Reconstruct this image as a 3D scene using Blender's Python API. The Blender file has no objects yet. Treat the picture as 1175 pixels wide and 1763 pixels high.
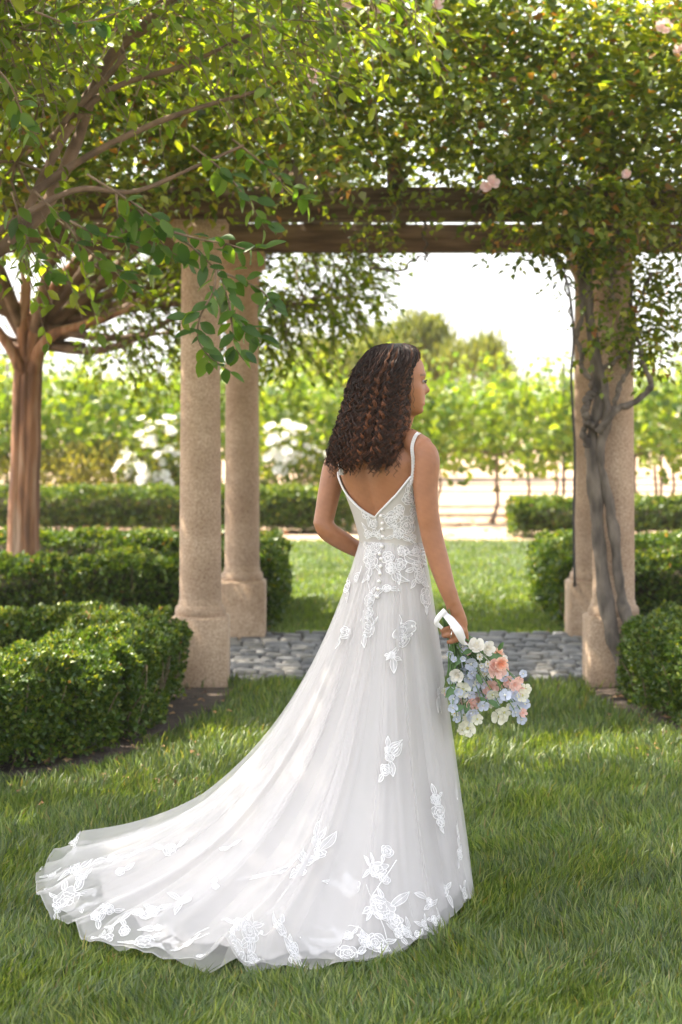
import bpy, math, random
import numpy as np
from mathutils import Vector, Matrix

# ------------------------------------------------------------------ camera, world, sun, exposure
scene = bpy.context.scene
F = 3428.0            # focal length in photo pixels (70 mm on a 36 mm tall frame, 1763 px)
CH = 1.6              # camera height
HY = 700.0            # horizon row in the photo
CX = 587.5
cam_d = bpy.data.cameras.new('camera')
cam = bpy.data.objects.new('camera', cam_d)
scene.collection.objects.link(cam)
cam.location = (0, 0, CH)
cam.rotation_euler = (math.radians(90), 0, 0)
cam_d.sensor_fit = 'VERTICAL'
cam_d.sensor_height = 36.0
cam_d.sensor_width = 24.0
cam_d.lens = 70.0
cam_d.shift_y = -(881.5 - HY) / 1763.0
cam_d.clip_end = 9000
cam_d.clip_start = 0.1
cam_d.dof.use_dof = True
cam_d.dof.focus_distance = 6.35
cam_d.dof.aperture_fstop = 4.0
scene.camera = cam

SUN = Vector((-0.54, 0.18, 0.82)).normalized()      # towards the sun
world = bpy.data.worlds.new('World')
scene.world = world
world.use_nodes = True
wn = world.node_tree
bg = wn.nodes['Background']
sky = wn.nodes.new('ShaderNodeTexSky')
sky.sky_type = 'NISHITA'
sky.sun_disc = False
sky.sun_elevation = math.asin(SUN.z)
sky.sun_rotation = math.atan2(SUN.x, SUN.y)
sky.air_density = 1.0
sky.dust_density = 3.0
sky.ozone_density = 1.0
hsv = wn.nodes.new('ShaderNodeHueSaturation')
hsv.inputs['Saturation'].default_value = 0.22
wn.links.new(sky.outputs[0], hsv.inputs['Color'])
wn.links.new(hsv.outputs[0], bg.inputs[0])
bg.inputs[1].default_value = 0.15

sun_d = bpy.data.lights.new('sun', 'SUN')
sun_d.energy = 5.0
sun_d.angle = math.radians(0.53)
sun_d.color = (1.0, 0.90, 0.73)
sun = bpy.data.objects.new('sun', sun_d)
scene.collection.objects.link(sun)
sun.rotation_euler = SUN.to_track_quat('Z', 'Y').to_euler()

vs = scene.view_settings
vs.view_transform = 'Standard'
vs.look = 'None'
vs.gamma = 1.0
vs.exposure = 1.97
vs.use_curve_mapping = False
scene.render.engine = 'CYCLES'
cy = scene.cycles
cy.use_denoising = True
cy.max_bounces = 8
cy.diffuse_bounces = 4
cy.glossy_bounces = 2
cy.transmission_bounces = 6
cy.transparent_max_bounces = 14
cy.volume_bounces = 0
cy.sample_clamp_indirect = 6.0
cy.caustics_reflective = False
cy.caustics_refractive = False
scene.render.film_transparent = False

# ------------------------------------------------------------------ helpers
rng = np.random.default_rng(11)
random.seed(5)
COL = scene.collection


def P(px, py, Y):
    return np.array([(px - CX) / F * Y, Y, CH - (py - HY) / F * Y])


def G(px, py):
    Y = F * CH / (py - HY)
    return np.array([(px - CX) / F * Y, Y, 0.0])


def norm(v):
    v = np.asarray(v, float)
    return v / (np.linalg.norm(v, axis=-1, keepdims=True) + 1e-12)


def tag(o, label=None, cat=None, group=None, kind=None):
    if label: o['label'] = label
    if cat: o['category'] = cat
    if group: o['group'] = group
    if kind: o['kind'] = kind
    return o


def empty(name, loc=(0, 0, 0)):
    o = bpy.data.objects.new(name, None)
    COL.objects.link(o)
    o.location = loc
    o.empty_display_size = 0.1
    return o


def make_mesh(name, verts, tris=None, quads=None, col=None, smooth=False):
    me = bpy.data.meshes.new(name)
    verts = np.asarray(verts, np.float32).reshape(-1, 3)
    loops, starts, totals = [], [], []
    n = 0
    for f, k in ((tris, 3), (quads, 4)):
        if f is None or len(f) == 0:
            continue
        f = np.asarray(f, np.int32).reshape(-1, k)
        loops.append(f.ravel())
        starts.append(n + np.arange(len(f), dtype=np.int32) * k)
        totals.append(np.full(len(f), k, np.int32))
        n += f.size
    loops = np.concatenate(loops)
    starts = np.concatenate(starts)
    me.vertices.add(len(verts))
    me.vertices.foreach_set('co', verts.ravel())
    me.loops.add(len(loops))
    me.loops.foreach_set('vertex_index', loops)
    me.polygons.add(len(starts))
    me.polygons.foreach_set('loop_start', starts)
    if smooth:
        me.polygons.foreach_set('use_smooth', np.ones(len(starts), bool))
    me.update(calc_edges=True)
    if col is not None:
        col = np.asarray(col, np.float32)
        if col.shape[1] == 3:
            col = np.hstack([col, np.ones((len(col), 1), np.float32)])
        a = me.color_attributes.new('Col', 'FLOAT_COLOR', 'POINT')
        a.data.foreach_set('color', col.ravel())
    return me


def link(name, me, mat=None, parent=None):
    o = bpy.data.objects.new(name, me)
    COL.objects.link(o)
    if mat is not None and len(me.materials) == 0:
        me.materials.append(mat)
    if parent is not None:
        o.parent = parent
        o.matrix_parent_inverse = parent_world(parent).inverted()
    return o


def parent_world(o):
    m = o.matrix_basis.copy()
    if o.parent is not None:
        m = parent_world(o.parent) @ o.matrix_parent_inverse @ m
    return m


class MB:
    """collects triangles and quads of one mesh"""
    def __init__(self):
        self.v, self.t, self.q, self.c = [], [], [], []
        self.n = 0

    def add(self, v, t=None, q=None, c=None):
        v = np.asarray(v, float).reshape(-1, 3)
        if t is not None and len(t): self.t.append(np.asarray(t, int).reshape(-1, 3) + self.n)
        if q is not None and len(q): self.q.append(np.asarray(q, int).reshape(-1, 4) + self.n)
        self.v.append(v)
        if c is not None:
            self.c.append(np.broadcast_to(np.asarray(c, float), (len(v), 3)))
        self.n += len(v)

    def mesh(self, name, smooth=False):
        return make_mesh(name, np.vstack(self.v), np.vstack(self.t) if self.t else None,
                         np.vstack(self.q) if self.q else None,
                         np.vstack(self.c) if self.c else None, smooth)

    def obj(self, name, mat, parent=None, smooth=False):
        return link(name, self.mesh(name, smooth), mat, parent)

    def box(self, c, s, rz=0.0, c3=None):
        x, y, z = np.array(s) / 2
        v = np.array([[-x, -y, -z], [x, -y, -z], [x, y, -z], [-x, y, -z], [-x, -y, z], [x, -y, z], [x, y, z], [-x, y, z]])
        cs, sn = math.cos(rz), math.sin(rz)
        v = np.stack([v[:, 0] * cs - v[:, 1] * sn, v[:, 0] * sn + v[:, 1] * cs, v[:, 2]], 1) + np.array(c)
        self.add(v, q=[[0, 3, 2, 1], [4, 5, 6, 7], [0, 1, 5, 4], [1, 2, 6, 5], [2, 3, 7, 6], [3, 0, 4, 7]], c=c3)

    def tube(self, pts, rad, n=6, cap=True, c=None, ell=None, up=None):
        pts = np.asarray(pts, float)
        m = len(pts)
        rad = np.broadcast_to(np.asarray(rad, float), (m,))
        tan = norm(np.gradient(pts, axis=0))
        ref = np.array([0, 0, 1.0]) if up is None else np.asarray(up, float)
        if abs(tan.mean(0) @ ref) > .9 * np.linalg.norm(tan.mean(0)) and up is None:
            ref = np.array([0, 1.0, 0])
        s = norm(np.cross(tan, ref))
        w = np.cross(s, tan)
        a = np.linspace(0, 2 * math.pi, n, endpoint=False)
        ew, es = (1, 1) if ell is None else ell
        ring = (np.cos(a)[None, :, None] * s[:, None] * es + np.sin(a)[None, :, None] * w[:, None] * ew) * rad[:, None, None]
        v = (pts[:, None] + ring).reshape(-1, 3)
        i = np.arange(m - 1)[:, None] * n
        j = np.arange(n)[None]
        jn = (j + 1) % n
        q = np.stack([i + j, i + jn, i + n + jn, i + n + j], -1).reshape(-1, 4)
        t = []
        if cap:
            v = np.vstack([v, pts[0], pts[-1]])
            b, e = m * n, m * n + 1
            for k in range(n):
                t.append([b, (k + 1) % n, k])
                t.append([e, (m - 1) * n + k, (m - 1) * n + (k + 1) % n])
        self.add(v, t=t, q=q, c=c)

    def lathe(self, prof, n=24, c=(0, 0, 0)):
        prof = np.asarray(prof, float)
        a = np.linspace(0, 2 * math.pi, n, endpoint=False)
        v = np.stack([prof[:, 0:1] * np.cos(a), prof[:, 0:1] * np.sin(a), np.repeat(prof[:, 1:2], n, 1)], -1).reshape(-1, 3) + np.array(c)
        m = len(prof)
        i = np.arange(m - 1)[:, None] * n
        j = np.arange(n)[None]
        jn = (j + 1) % n
        self.add(v, q=np.stack([i + j, i + jn, i + n + jn, i + n + j], -1).reshape(-1, 4))


def spline(pts, n):
    """Catmull-Rom through pts"""
    p = np.asarray(pts, float)
    if p.ndim == 1: p = p[:, None]
    p = np.vstack([2 * p[0] - p[1], p, 2 * p[-1] - p[-2]])
    s = np.linspace(0, len(p) - 3 - 1e-9, n)
    i = s.astype(int)
    t = (s - i)[:, None]
    a, b, c, d = p[i], p[i + 1], p[i + 2], p[i + 3]
    return .5 * (2 * b + (c - a) * t + (2 * a - 5 * b + 4 * c - d) * t * t + (3 * b - a - 3 * c + d) * t ** 3)


def hermite(x, xs, ys):
    """smooth interpolation of table ys over increasing xs"""
    xs = np.asarray(xs, float)
    ys = np.asarray(ys, float)
    x = np.clip(x, xs[0], xs[-1])
    m = np.gradient(ys, xs, axis=0)
    i = np.clip(np.searchsorted(xs, x, 'right') - 1, 0, len(xs) - 2)
    h = xs[i + 1] - xs[i]
    t = (x - xs[i]) / h
    return ((2 * t ** 3 - 3 * t ** 2 + 1) * ys[i] + (t ** 3 - 2 * t ** 2 + t) * h * m[i]
            + (-2 * t ** 3 + 3 * t ** 2) * ys[i + 1] + (t ** 3 - t ** 2) * h * m[i + 1])


def snoise(p, seed=0, f=1.0):
    """cheap smooth pseudo noise in [-1, 1]"""
    r = np.random.default_rng(seed)
    out = 0
    for k in range(5):
        d = norm(r.normal(size=3)) * f * (1 + .45 * k)
        out = out + np.sin(np.asarray(p) @ d * 6.283 + r.uniform(0, 6.28)) / (1 + .5 * k)
    return out / 2.4


# ------------------------------------------------------------------ materials
def nodes_of(name):
    m = bpy.data.materials.new(name)
    m.use_nodes = True
    nt = m.node_tree
    return m, nt, nt.nodes['Principled BSDF'], nt.nodes['Material Output']


def leaf_mat(name, trans=0.45, rough=0.42, tcol=(1.25, 1.35, 0.45), spec=0.5):
    m, nt, b, out = nodes_of(name)
    at = nt.nodes.new('ShaderNodeVertexColor')
    at.layer_name = 'Col'
    nt.links.new(at.outputs[0], b.inputs['Base Color'])
    b.inputs['Roughness'].default_value = rough
    b.inputs['Specular IOR Level'].default_value = spec
    tr = nt.nodes.new('ShaderNodeBsdfTranslucent')
    mul = nt.nodes.new('ShaderNodeMix')
    mul.data_type = 'RGBA'
    mul.blend_type = 'MULTIPLY'
    mul.inputs[0].default_value = 1
    mul.inputs[7].default_value = (*tcol, 1)
    nt.links.new(at.outputs[0], mul.inputs[6])
    nt.links.new(mul.outputs[2], tr.inputs[0])
    mx = nt.nodes.new('ShaderNodeMixShader')
    mx.inputs[0].default_value = trans
    nt.links.new(b.outputs[0], mx.inputs[1])
    nt.links.new(tr.outputs[0], mx.inputs[2])
    nt.links.new(mx.outputs[0], out.inputs[0])
    return m


def noise_mat(name, c1, c2, scale=8, rough=.8, detail=6, bump=0.0, bscale=None, c3=None, stretch=None, dist=.02, lo=.35, hi=.65):
    m, nt, b, out = nodes_of(name)
    tc = nt.nodes.new('ShaderNodeTexCoord')
    src = tc.outputs['Object']
    if stretch:
        mp = nt.nodes.new('ShaderNodeMapping')
        mp.inputs['Scale'].default_value = stretch
        nt.links.new(src, mp.inputs[0])
        src = mp.outputs[0]
    n = nt.nodes.new('ShaderNodeTexNoise')
    n.inputs['Scale'].default_value = scale
    n.inputs['Detail'].default_value = detail
    nt.links.new(src, n.inputs['Vector'])
    r = nt.nodes.new('ShaderNodeValToRGB')
    r.color_ramp.elements[0].position = lo
    r.color_ramp.elements[1].position = hi
    r.color_ramp.elements[0].color = (*c1, 1)
    r.color_ramp.elements[1].color = (*c2, 1)
    if c3:
        e = r.color_ramp.elements.new((lo + hi) / 2)
        e.color = (*c3, 1)
    nt.links.new(n.outputs[0], r.inputs[0])
    nt.links.new(r.outputs[0], b.inputs['Base Color'])
    b.inputs['Roughness'].default_value = rough
    if bump:
        n2 = nt.nodes.new('ShaderNodeTexNoise')
        n2.inputs['Scale'].default_value = bscale or scale * 4
        n2.inputs['Detail'].default_value = 5
        nt.links.new(src, n2.inputs['Vector'])
        bp = nt.nodes.new('ShaderNodeBump')
        bp.inputs['Strength'].default_value = bump
        bp.inputs['Distance'].default_value = dist
        nt.links.new(n2.outputs[0], bp.inputs['Height'])
        nt.links.new(bp.outputs[0], b.inputs['Normal'])
    return m


def col_mat(name, rough=.5, spec=.5, sss=0, sssr=(.01, .004, .002), trans=0):
    m, nt, b, out = nodes_of(name)
    at = nt.nodes.new('ShaderNodeVertexColor')
    at.layer_name = 'Col'
    nt.links.new(at.outputs[0], b.inputs['Base Color'])
    b.inputs['Roughness'].default_value = rough
    b.inputs['Specular IOR Level'].default_value = spec
    if sss:
        b.inputs['Subsurface Weight'].default_value = sss
        b.inputs['Subsurface Radius'].default_value = sssr
        b.inputs['Subsurface Scale'].default_value = 1.0
    if trans:
        tr = nt.nodes.new('ShaderNodeBsdfTranslucent')
        nt.links.new(at.outputs[0], tr.inputs[0])
        mx = nt.nodes.new('ShaderNodeMixShader')
        mx.inputs[0].default_value = trans
        nt.links.new(b.outputs[0], mx.inputs[1])
        nt.links.new(tr.outputs[0], mx.inputs[2])
        nt.links.new(mx.outputs[0], out.inputs[0])
    return m


def flat_mat(name, c, rough=.6, spec=.5, metal=0):
    m, nt, b, out = nodes_of(name)
    b.inputs['Base Color'].default_value = (*c, 1)
    b.inputs['Roughness'].default_value = rough
    b.inputs['Specular IOR Level'].default_value = spec
    b.inputs['Metallic'].default_value = metal
    return m


def cloth_mat(name, c, alpha=1.0, trans=.3, weave=0.0):
    m, nt, b, out = nodes_of(name)
    d = nt.nodes.new('ShaderNodeBsdfDiffuse')
    d.inputs[0].default_value = (*c, 1)
    t = nt.nodes.new('ShaderNodeBsdfTranslucent')
    t.inputs[0].default_value = (*c, 1)
    mx = nt.nodes.new('ShaderNodeMixShader')
    mx.inputs[0].default_value = trans
    nt.links.new(d.outputs[0], mx.inputs[1])
    nt.links.new(t.outputs[0], mx.inputs[2])
    last = mx.outputs[0]
    if alpha < 1:
        tp = nt.nodes.new('ShaderNodeBsdfTransparent')
        m2 = nt.nodes.new('ShaderNodeMixShader')
        m2.inputs[0].default_value = alpha
        nt.links.new(tp.outputs[0], m2.inputs[1])
        nt.links.new(last, m2.inputs[2])
        last = m2.outputs[0]
    nt.links.new(last, out.inputs[0])
    return m


M_tree = leaf_mat('tree_leaf', .58, .36, (2.0, 1.8, .35))
M_rose = leaf_mat('rose_leaf', .52, .36, (2.0, 1.75, .35))
M_box = leaf_mat('boxwood_leaf', .35, .40, (1.5, 1.4, .35))
M_vine = leaf_mat('grape_leaf', .50, .45, (1.45, 1.42, .35))
M_pine = leaf_mat('needle_leaf', .35, .55, (1.4, 1.3, .4))
M_grass = leaf_mat('grass_blade', .42, .42, (1.8, 1.65, .4), .4)
M_dead = col_mat('dry_leaf', .8, .2)
M_bark = noise_mat('smooth_bark', (.44, .29, .20), (.14, .068, .038), 1.6, .75, 6, .5, 9, (.34, .165, .085), (7, 7, .9), lo=.36, hi=.62)
M_limb = noise_mat('limb_bark', (.23, .15, .10), (.10, .065, .045), 9, .85, 5, .4, 40)
M_vstem = noise_mat('rose_stem_bark', (.19, .155, .125), (.06, .048, .04), 16, .85, 6, .6, 60, None, (1, 1, .35))
M_twig = noise_mat('twig_bark', (.25, .18, .12), (.12, .08, .05), 20, .85)
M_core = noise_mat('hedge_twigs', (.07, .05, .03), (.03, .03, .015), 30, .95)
M_soil = noise_mat('bed_soil', (.075, .050, .035), (.030, .020, .015), 12, .95, 8, .9, 50, (.05, .033, .024))
M_lawn = noise_mat('lawn_soil', (.060, .085, .022), (.030, .045, .012), 6, .95, 8, .6, 90)
M_dirt = noise_mat('vineyard_soil', (.42, .29, .20), (.25, .17, .115), 1.6, .95, 9, .7, 12, (.36, .25, .17))
M_land = noise_mat('hill_land', (.10, .11, .05), (.16, .14, .08), .01, .95, 6)
M_joint = noise_mat('joint_soil', (.055, .055, .035), (.03, .035, .02), 25, .95, 6, .5, 80)
M_bouq_leaf = flat_mat('bouquet_leaf', (.06, .13, .035), .4)


def stone_material():
    m, nt, b, out = nodes_of('speckled_granite')
    tc = nt.nodes.new('ShaderNodeTexCoord')
    n1 = nt.nodes.new('ShaderNodeTexNoise'); n1.inputs['Scale'].default_value = 95; n1.inputs['Detail'].default_value = 3
    n2 = nt.nodes.new('ShaderNodeTexNoise'); n2.inputs['Scale'].default_value = 4; n2.inputs['Detail'].default_value = 6
    vo = nt.nodes.new('ShaderNodeTexVoronoi'); vo.inputs['Scale'].default_value = 130
    for k in (n1, n2, vo): nt.links.new(tc.outputs['Object'], k.inputs['Vector'])
    r1 = nt.nodes.new('ShaderNodeValToRGB')
    e = r1.color_ramp.elements
    e[0].position = .30; e[0].color = (.31, .21, .145, 1)
    e[1].position = .68; e[1].color = (.58, .45, .345, 1)
    k = e.new(.5); k.color = (.47, .345, .25, 1)
    nt.links.new(n1.outputs[0], r1.inputs[0])
    r2 = nt.nodes.new('ShaderNodeValToRGB')
    r2.color_ramp.elements[0].position = .3; r2.color_ramp.elements[0].color = (.70, .64, .58, 1)
    r2.color_ramp.elements[1].position = .7; r2.color_ramp.elements[1].color = (1.0, .98, .95, 1)
    nt.links.new(n2.outputs[0], r2.inputs[0])
    mx = nt.nodes.new('ShaderNodeMix'); mx.data_type = 'RGBA'; mx.blend_type = 'MULTIPLY'; mx.inputs[0].default_value = 1
    nt.links.new(r1.outputs[0], mx.inputs[6]); nt.links.new(r2.outputs[0], mx.inputs[7])
    nt.links.new(mx.outputs[2], b.inputs['Base Color'])
    b.inputs['Roughness'].default_value = .8
    bp = nt.nodes.new('ShaderNodeBump'); bp.inputs['Strength'].default_value = .3; bp.inputs['Distance'].default_value = .004
    nt.links.new(vo.outputs[0], bp.inputs['Height']); nt.links.new(bp.outputs[0], b.inputs['Normal'])
    return m


M_stone = stone_material()
M_wood = noise_mat('weathered_timber', (.19, .125, .082), (.07, .043, .028), 5, .8, 8, .5, 24, (.125, .08, .052), (.6, 6, 6))
M_cobble = None


def cobble_material():
    m, nt, b, out = nodes_of('slate_cobble')
    oi = nt.nodes.new('ShaderNodeObjectInfo')
    r = nt.nodes.new('ShaderNodeValToRGB')
    e = r.color_ramp.elements
    e[0].color = (.075, .077, .085, 1); e[1].color = (.19, .18, .17, 1)
    k = e.new(.6); k.color = (.12, .123, .135, 1)
    nt.links.new(oi.outputs['Random'], r.inputs[0])
    tc = nt.nodes.new('ShaderNodeTexCoord')
    n = nt.nodes.new('ShaderNodeTexNoise'); n.inputs['Scale'].default_value = 22; n.inputs['Detail'].default_value = 6
    nt.links.new(tc.outputs['Object'], n.inputs['Vector'])
    r2 = nt.nodes.new('ShaderNodeValToRGB')
    r2.color_ramp.elements[0].position = .3; r2.color_ramp.elements[0].color = (.7, .7, .7, 1)
    r2.color_ramp.elements[1].position = .7; r2.color_ramp.elements[1].color = (1.1, 1.08, 1.05, 1)
    nt.links.new(n.outputs[0], r2.inputs[0])
    mx = nt.nodes.new('ShaderNodeMix'); mx.data_type = 'RGBA'; mx.blend_type = 'MULTIPLY'; mx.inputs[0].default_value = 1
    nt.links.new(r.outputs[0], mx.inputs[6]); nt.links.new(r2.outputs[0], mx.inputs[7])
    nt.links.new(mx.outputs[2], b.inputs['Base Color'])
    b.inputs['Roughness'].default_value = .7
    bp = nt.nodes.new('ShaderNodeBump'); bp.inputs['Strength'].default_value = .6; bp.inputs['Distance'].default_value = .01
    nt.links.new(n.outputs[0], bp.inputs['Height']); nt.links.new(bp.outputs[0], b.inputs['Normal'])
    return m


M_cobble = cobble_material()

# ------------------------------------------------------------------ leaf batches
T2 = (np.array([[0, 0, 0], [.45, .5, .10], [.45, -.5, .10], [1, 0, 0]]), np.array([[0, 2, 3], [0, 3, 1]]))
T4 = (np.array([[0, 0, 0], [.5, 0, 0], [1, 0, -.10], [.42, .5, .10], [.42, -.5, .10]]),
      np.array([[0, 4, 1], [1, 4, 2], [0, 1, 3], [1, 2, 3]]))
T8 = (np.array([[0, 0, 0], [.34, 0, -.01], [.68, 0, -.03], [1, 0, -.12], [.24, .38, .07], [.60, .44, .05], [.24, -.38, .07], [.60, -.44, .05], [.86, .2, -.04], [.86, -.2, -.04]]),
      np.array([[0, 6, 1], [6, 7, 2], [6, 2, 1], [7, 9, 2], [9, 3, 2], [0, 1, 4], [4, 1, 2], [4, 2, 5], [5, 2, 8], [8, 2, 3]]))
T6 = (np.array([[0, 0, 0], [.5, 0, -.02], [1, 0, -.12], [.27, .40, .07], [.64, .42, .04], [.27, -.40, .07], [.64, -.42, .04]]),
      np.array([[0, 5, 1], [5, 6, 1], [6, 2, 1], [0, 1, 3], [3, 1, 4], [4, 1, 2]]))
# five-lobed grape leaf
_a = np.radians(np.array([0, 35, 62, 95, 128, 160, 180, 200, 232, 265, 298, 325]))
_r = np.array([1.0, .62, .92, .6, .75, .55, .2, .55, .75, .6, .92, .62])
TV = (np.vstack([[[.42, 0, 0]], np.stack([.42 + .56 * _r * np.cos(_a), .62 * _r * np.sin(_a), -.10 * _r ** 2 + .04 * np.cos(3 * _a)], 1)]),
      np.array([[0, 1 + k, 1 + (k + 1) % 12] for k in range(12)]))


def leaves(mb, tpl, pos, axis, nrm, L, W, col):
    tv, tt = tpl
    n = len(pos)
    axis = norm(axis)
    nrm = norm(nrm - (nrm * axis).sum(1, keepdims=True) * axis)
    side = np.cross(nrm, axis)
    L = np.broadcast_to(L, (n,))
    W = np.broadcast_to(W, (n,))
    v = (pos[:, None] + axis[:, None] * (tv[None, :, 0:1] * L[:, None, None]) + side[:, None] * (tv[None, :, 1:2] * W[:, None, None])
         + nrm[:, None] * (tv[None, :, 2:3] * L[:, None, None]))
    t = tt[None] + (np.arange(n) * len(tv))[:, None, None]
    mb.add(v.reshape(-1, 3), t=t.reshape(-1, 3), c=np.repeat(col, len(tv), 0))


def pal(n, cols, jitter=.18, seed=None, r=None):
    r = r or rng
    cols = np.array(cols)
    i = r.integers(0, len(cols), n)
    j = r.integers(0, len(cols), n)
    t = r.random((n, 1))
    return np.clip((cols[i] * t + cols[j] * (1 - t)) * (1 + jitter * r.normal(size=(n, 1))), .003, .9)


def rdir(n, r=None):
    return norm((r or rng).normal(size=(n, 3)))


def sprays(o, d, L, k, droop=.25):
    """k leaves alternating along each twig; returns pos, axis, normal and twig points"""
    n = len(o)
    d = norm(d)
    up = np.array([0, 0, 1.0])
    side = norm(np.cross(d, up) + 1e-3 * rdir(n))
    L = np.broadcast_to(L, (n,))
    t = (np.arange(k) + .6) / k
    t = t[None] + rng.normal(size=(n, k)) * .03
    pos = o[:, None] + d[:, None] * (t * L[:, None])[..., None] - up * (droop * (t ** 2) * L[:, None])[..., None]
    sg = np.where(np.arange(k) % 2 == 0, 1.0, -1.0)[None, :, None]
    ax = side[:, None] * sg * .8 + d[:, None] * (.55 + .6 * t[..., None] ** 3) - up * .18 + rng.normal(size=(n, k, 3)) * .28
    nm = up + rng.normal(size=(n, k, 3)) * .45 + .2 * side[:, None] * sg
    return pos.reshape(-1, 3), ax.reshape(-1, 3), nm.reshape(-1, 3)


# ------------------------------------------------------------------ the ground
def sheet(name, poly, z, mat, parent=None):
    v = [(x, y, z) for x, y in poly]
    me = bpy.data.meshes.new(name)
    me.from_pydata(v, [], [list(range(len(v)))])
    me.update()
    return link(name, me, mat, parent)


ground = sheet('ground', [(-2200, -20), (2200, -20), (2200, 2300), (-2200, 2300)], -0.012, M_dirt)
tag(ground, kind='structure')
# hedge and bed outlines
bedL = [(-3.2, 7.3), (-1.40, 8.40), (-1.02, 9.0), (-.86, 9.7), (-.67, 10.5), (-.60, 11.30), (-3.2, 11.30)]
bedR = [(1.36, 11.30), (1.44, 10.6), (1.62, 9.75), (1.95, 9.0), (3.4, 8.3), (3.4, 11.30)]
# lawn sheets
lawn = sheet('lawn', [(-8, -3), (8, -3), (8, 11.58), (-8, 11.58)], 0.0, M_lawn)
tag(lawn, kind='structure')
lawn2 = sheet('lawn', [(-9, 13.93), (9, 13.93), (9, 23.6), (-9, 23.9)], 0.0, M_lawn)
tag(lawn2, kind='structure')
for nm, pl in (('planting_bed', bedL), ('planting_bed', bedR)):
    tag(sheet(nm, pl, 0.006, M_soil), kind='structure')
for pl in ([(-5, 13.95), (-.44, 13.95), (-.44, 16.95), (-5, 16.95)], [(1.57, 13.95), (5.2, 13.95), (5.2, 16.95), (1.57, 16.95)]):
    tag(sheet('planting_bed', pl, 0.006, M_soil), kind='structure')
# hills
def hill_mesh():
    nx, ny = 160, 14
    xs = np.linspace(-1500, 1500, nx)
    ys = np.linspace(1250, 2100, ny)
    X, Yy = np.meshgrid(xs, ys)
    prof = np.interp(xs, [-1500, -420, -250, -150, 0, 60, 110, 190, 300, 1500], [30, 34, 33, 29, 22, 27, 33, 22, 26, 38])
    prof = prof + 2.5 * np.sin(xs * .021 + 1) + 1.6 * np.sin(xs * .057)
    b = np.sin(np.linspace(0, math.pi, ny)) ** .8
    Z = 1.25 * prof[None] * b[:, None] - .5
    v = np.stack([X, Yy, Z], -1).reshape(-1, 3)
    i = np.arange(ny - 1)[:, None] * nx + np.arange(nx - 1)[None]
    q = np.stack([i, i + 1, i + nx + 1, i + nx], -1).reshape(-1, 4)
    return make_mesh('hills', v, quads=q, smooth=True)


tag(link('hills', hill_mesh(), M_land), kind='structure')

# ------------------------------------------------------------------ cobbled path under the pergola
path = sheet('path', [(-4.2, 11.58), (4.6, 11.58), (4.6, 13.93), (-4.2, 13.93)], -0.004, M_joint)
tag(path, kind='structure')


def cobble_mesh(w, d, h, seed):
    r = np.random.default_rng(seed)
    b = .012
    x, y = w / 2, d / 2
    v = []
    for (ix, iy, z) in ((x, y, 0), (x, y, h - b), (x - b, y - b, h)):
        for sx, sy in ((-1, -1), (1, -1), (1, 1), (-1, 1)):
            v.append([sx * ix + r.normal() * .004, sy * iy + r.normal() * .005, z + (r.normal() * .003 if z > 0 else 0)])
    q = []
    for k in (0, 4):
        for j in range(4):
            q.append([k + j, k + (j + 1) % 4, k + 4 + (j + 1) % 4, k + 4 + j])
    q.append([8, 9, 10, 11])
    me = make_mesh('cobble', v, quads=q)
    me.materials.append(M_cobble)
    return me


cob = [cobble_mesh(*s, .05, i) for i, s in enumerate([(.125, .135), (.11, .135), (.145, .135), (.10, .135), (.16, .135), (.13, .135)])]
cw = [.125, .11, .145, .10, .16, .13]
rest = MB()
r_c = np.random.default_rng(3)
rows = 16
dy = 2.33 / rows
ncob = 0
for ri in range(rows):
    y = 11.60 + (ri + .5) * dy
    x = -4.1 + r_c.random() * .12
    while x < 4.5:
        k = int(r_c.integers(0, 6))
        w = cw[k] + .011
        xc = x + w / 2
        pxc = CX + xc / y * F
        near = (385 < pxc < 560) or (770 < pxc < 1012)
        rot = r_c.normal() * .035
        z = -.022 + r_c.normal() * .004
        if near and ncob < 320:
            o = bpy.data.objects.new('cobble', cob[k]); COL.objects.link(o)
            o.parent = path
            o.location = (xc, y + r_c.normal() * .006, z)
            o.rotation_euler = (r_c.normal() * .03, r_c.normal() * .03, rot)
            ncob += 1
        else:
            rest.box((xc, y, z + .022), (cw[k] - .006, .128, .05), rot)
        x += w
tag(rest.obj('cobbles_beyond', M_cobble, path), kind='stuff')

# ------------------------------------------------------------------ pergola
COLS = [(-.81, 11.47), (1.57, 11.47), (-.685, 13.8), (1.73, 13.8)]
per = empty('pergola', (.38, 12.6, 0))
tag(per, 'timber pergola on four granite columns over the cobbled path', 'pergola')


def bevel_box(mb, c, s, b=.018):
    x, y, z = np.array(s) / 2
    lv = [(-z, 0), (-z + .0, 0), (z - b, 0), (z, b)]
    v = []
    for zz, ins in lv[1:]:
        for sx, sy in ((-1, -1), (1, -1), (1, 1), (-1, 1)):
            for (ax, ay) in ((0, b), (b, 0)) if sx * sy > 0 else ((b, 0), (0, b)):
                v.append([sx * (x - ins - ax * .9), sy * (y - ins - ay * .9), zz])
    v = np.array(v) + np.array(c)
    q = []
    for k in range(2):
        for j in range(8):
            q.append([k * 8 + j, k * 8 + (j + 1) % 8, k * 8 + 8 + (j + 1) % 8, k * 8 + 8 + j])
    t = [[16, 16 + j, 16 + j + 1] for j in range(1, 7)]
    mb.add(v, q=q, t=t)


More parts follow.
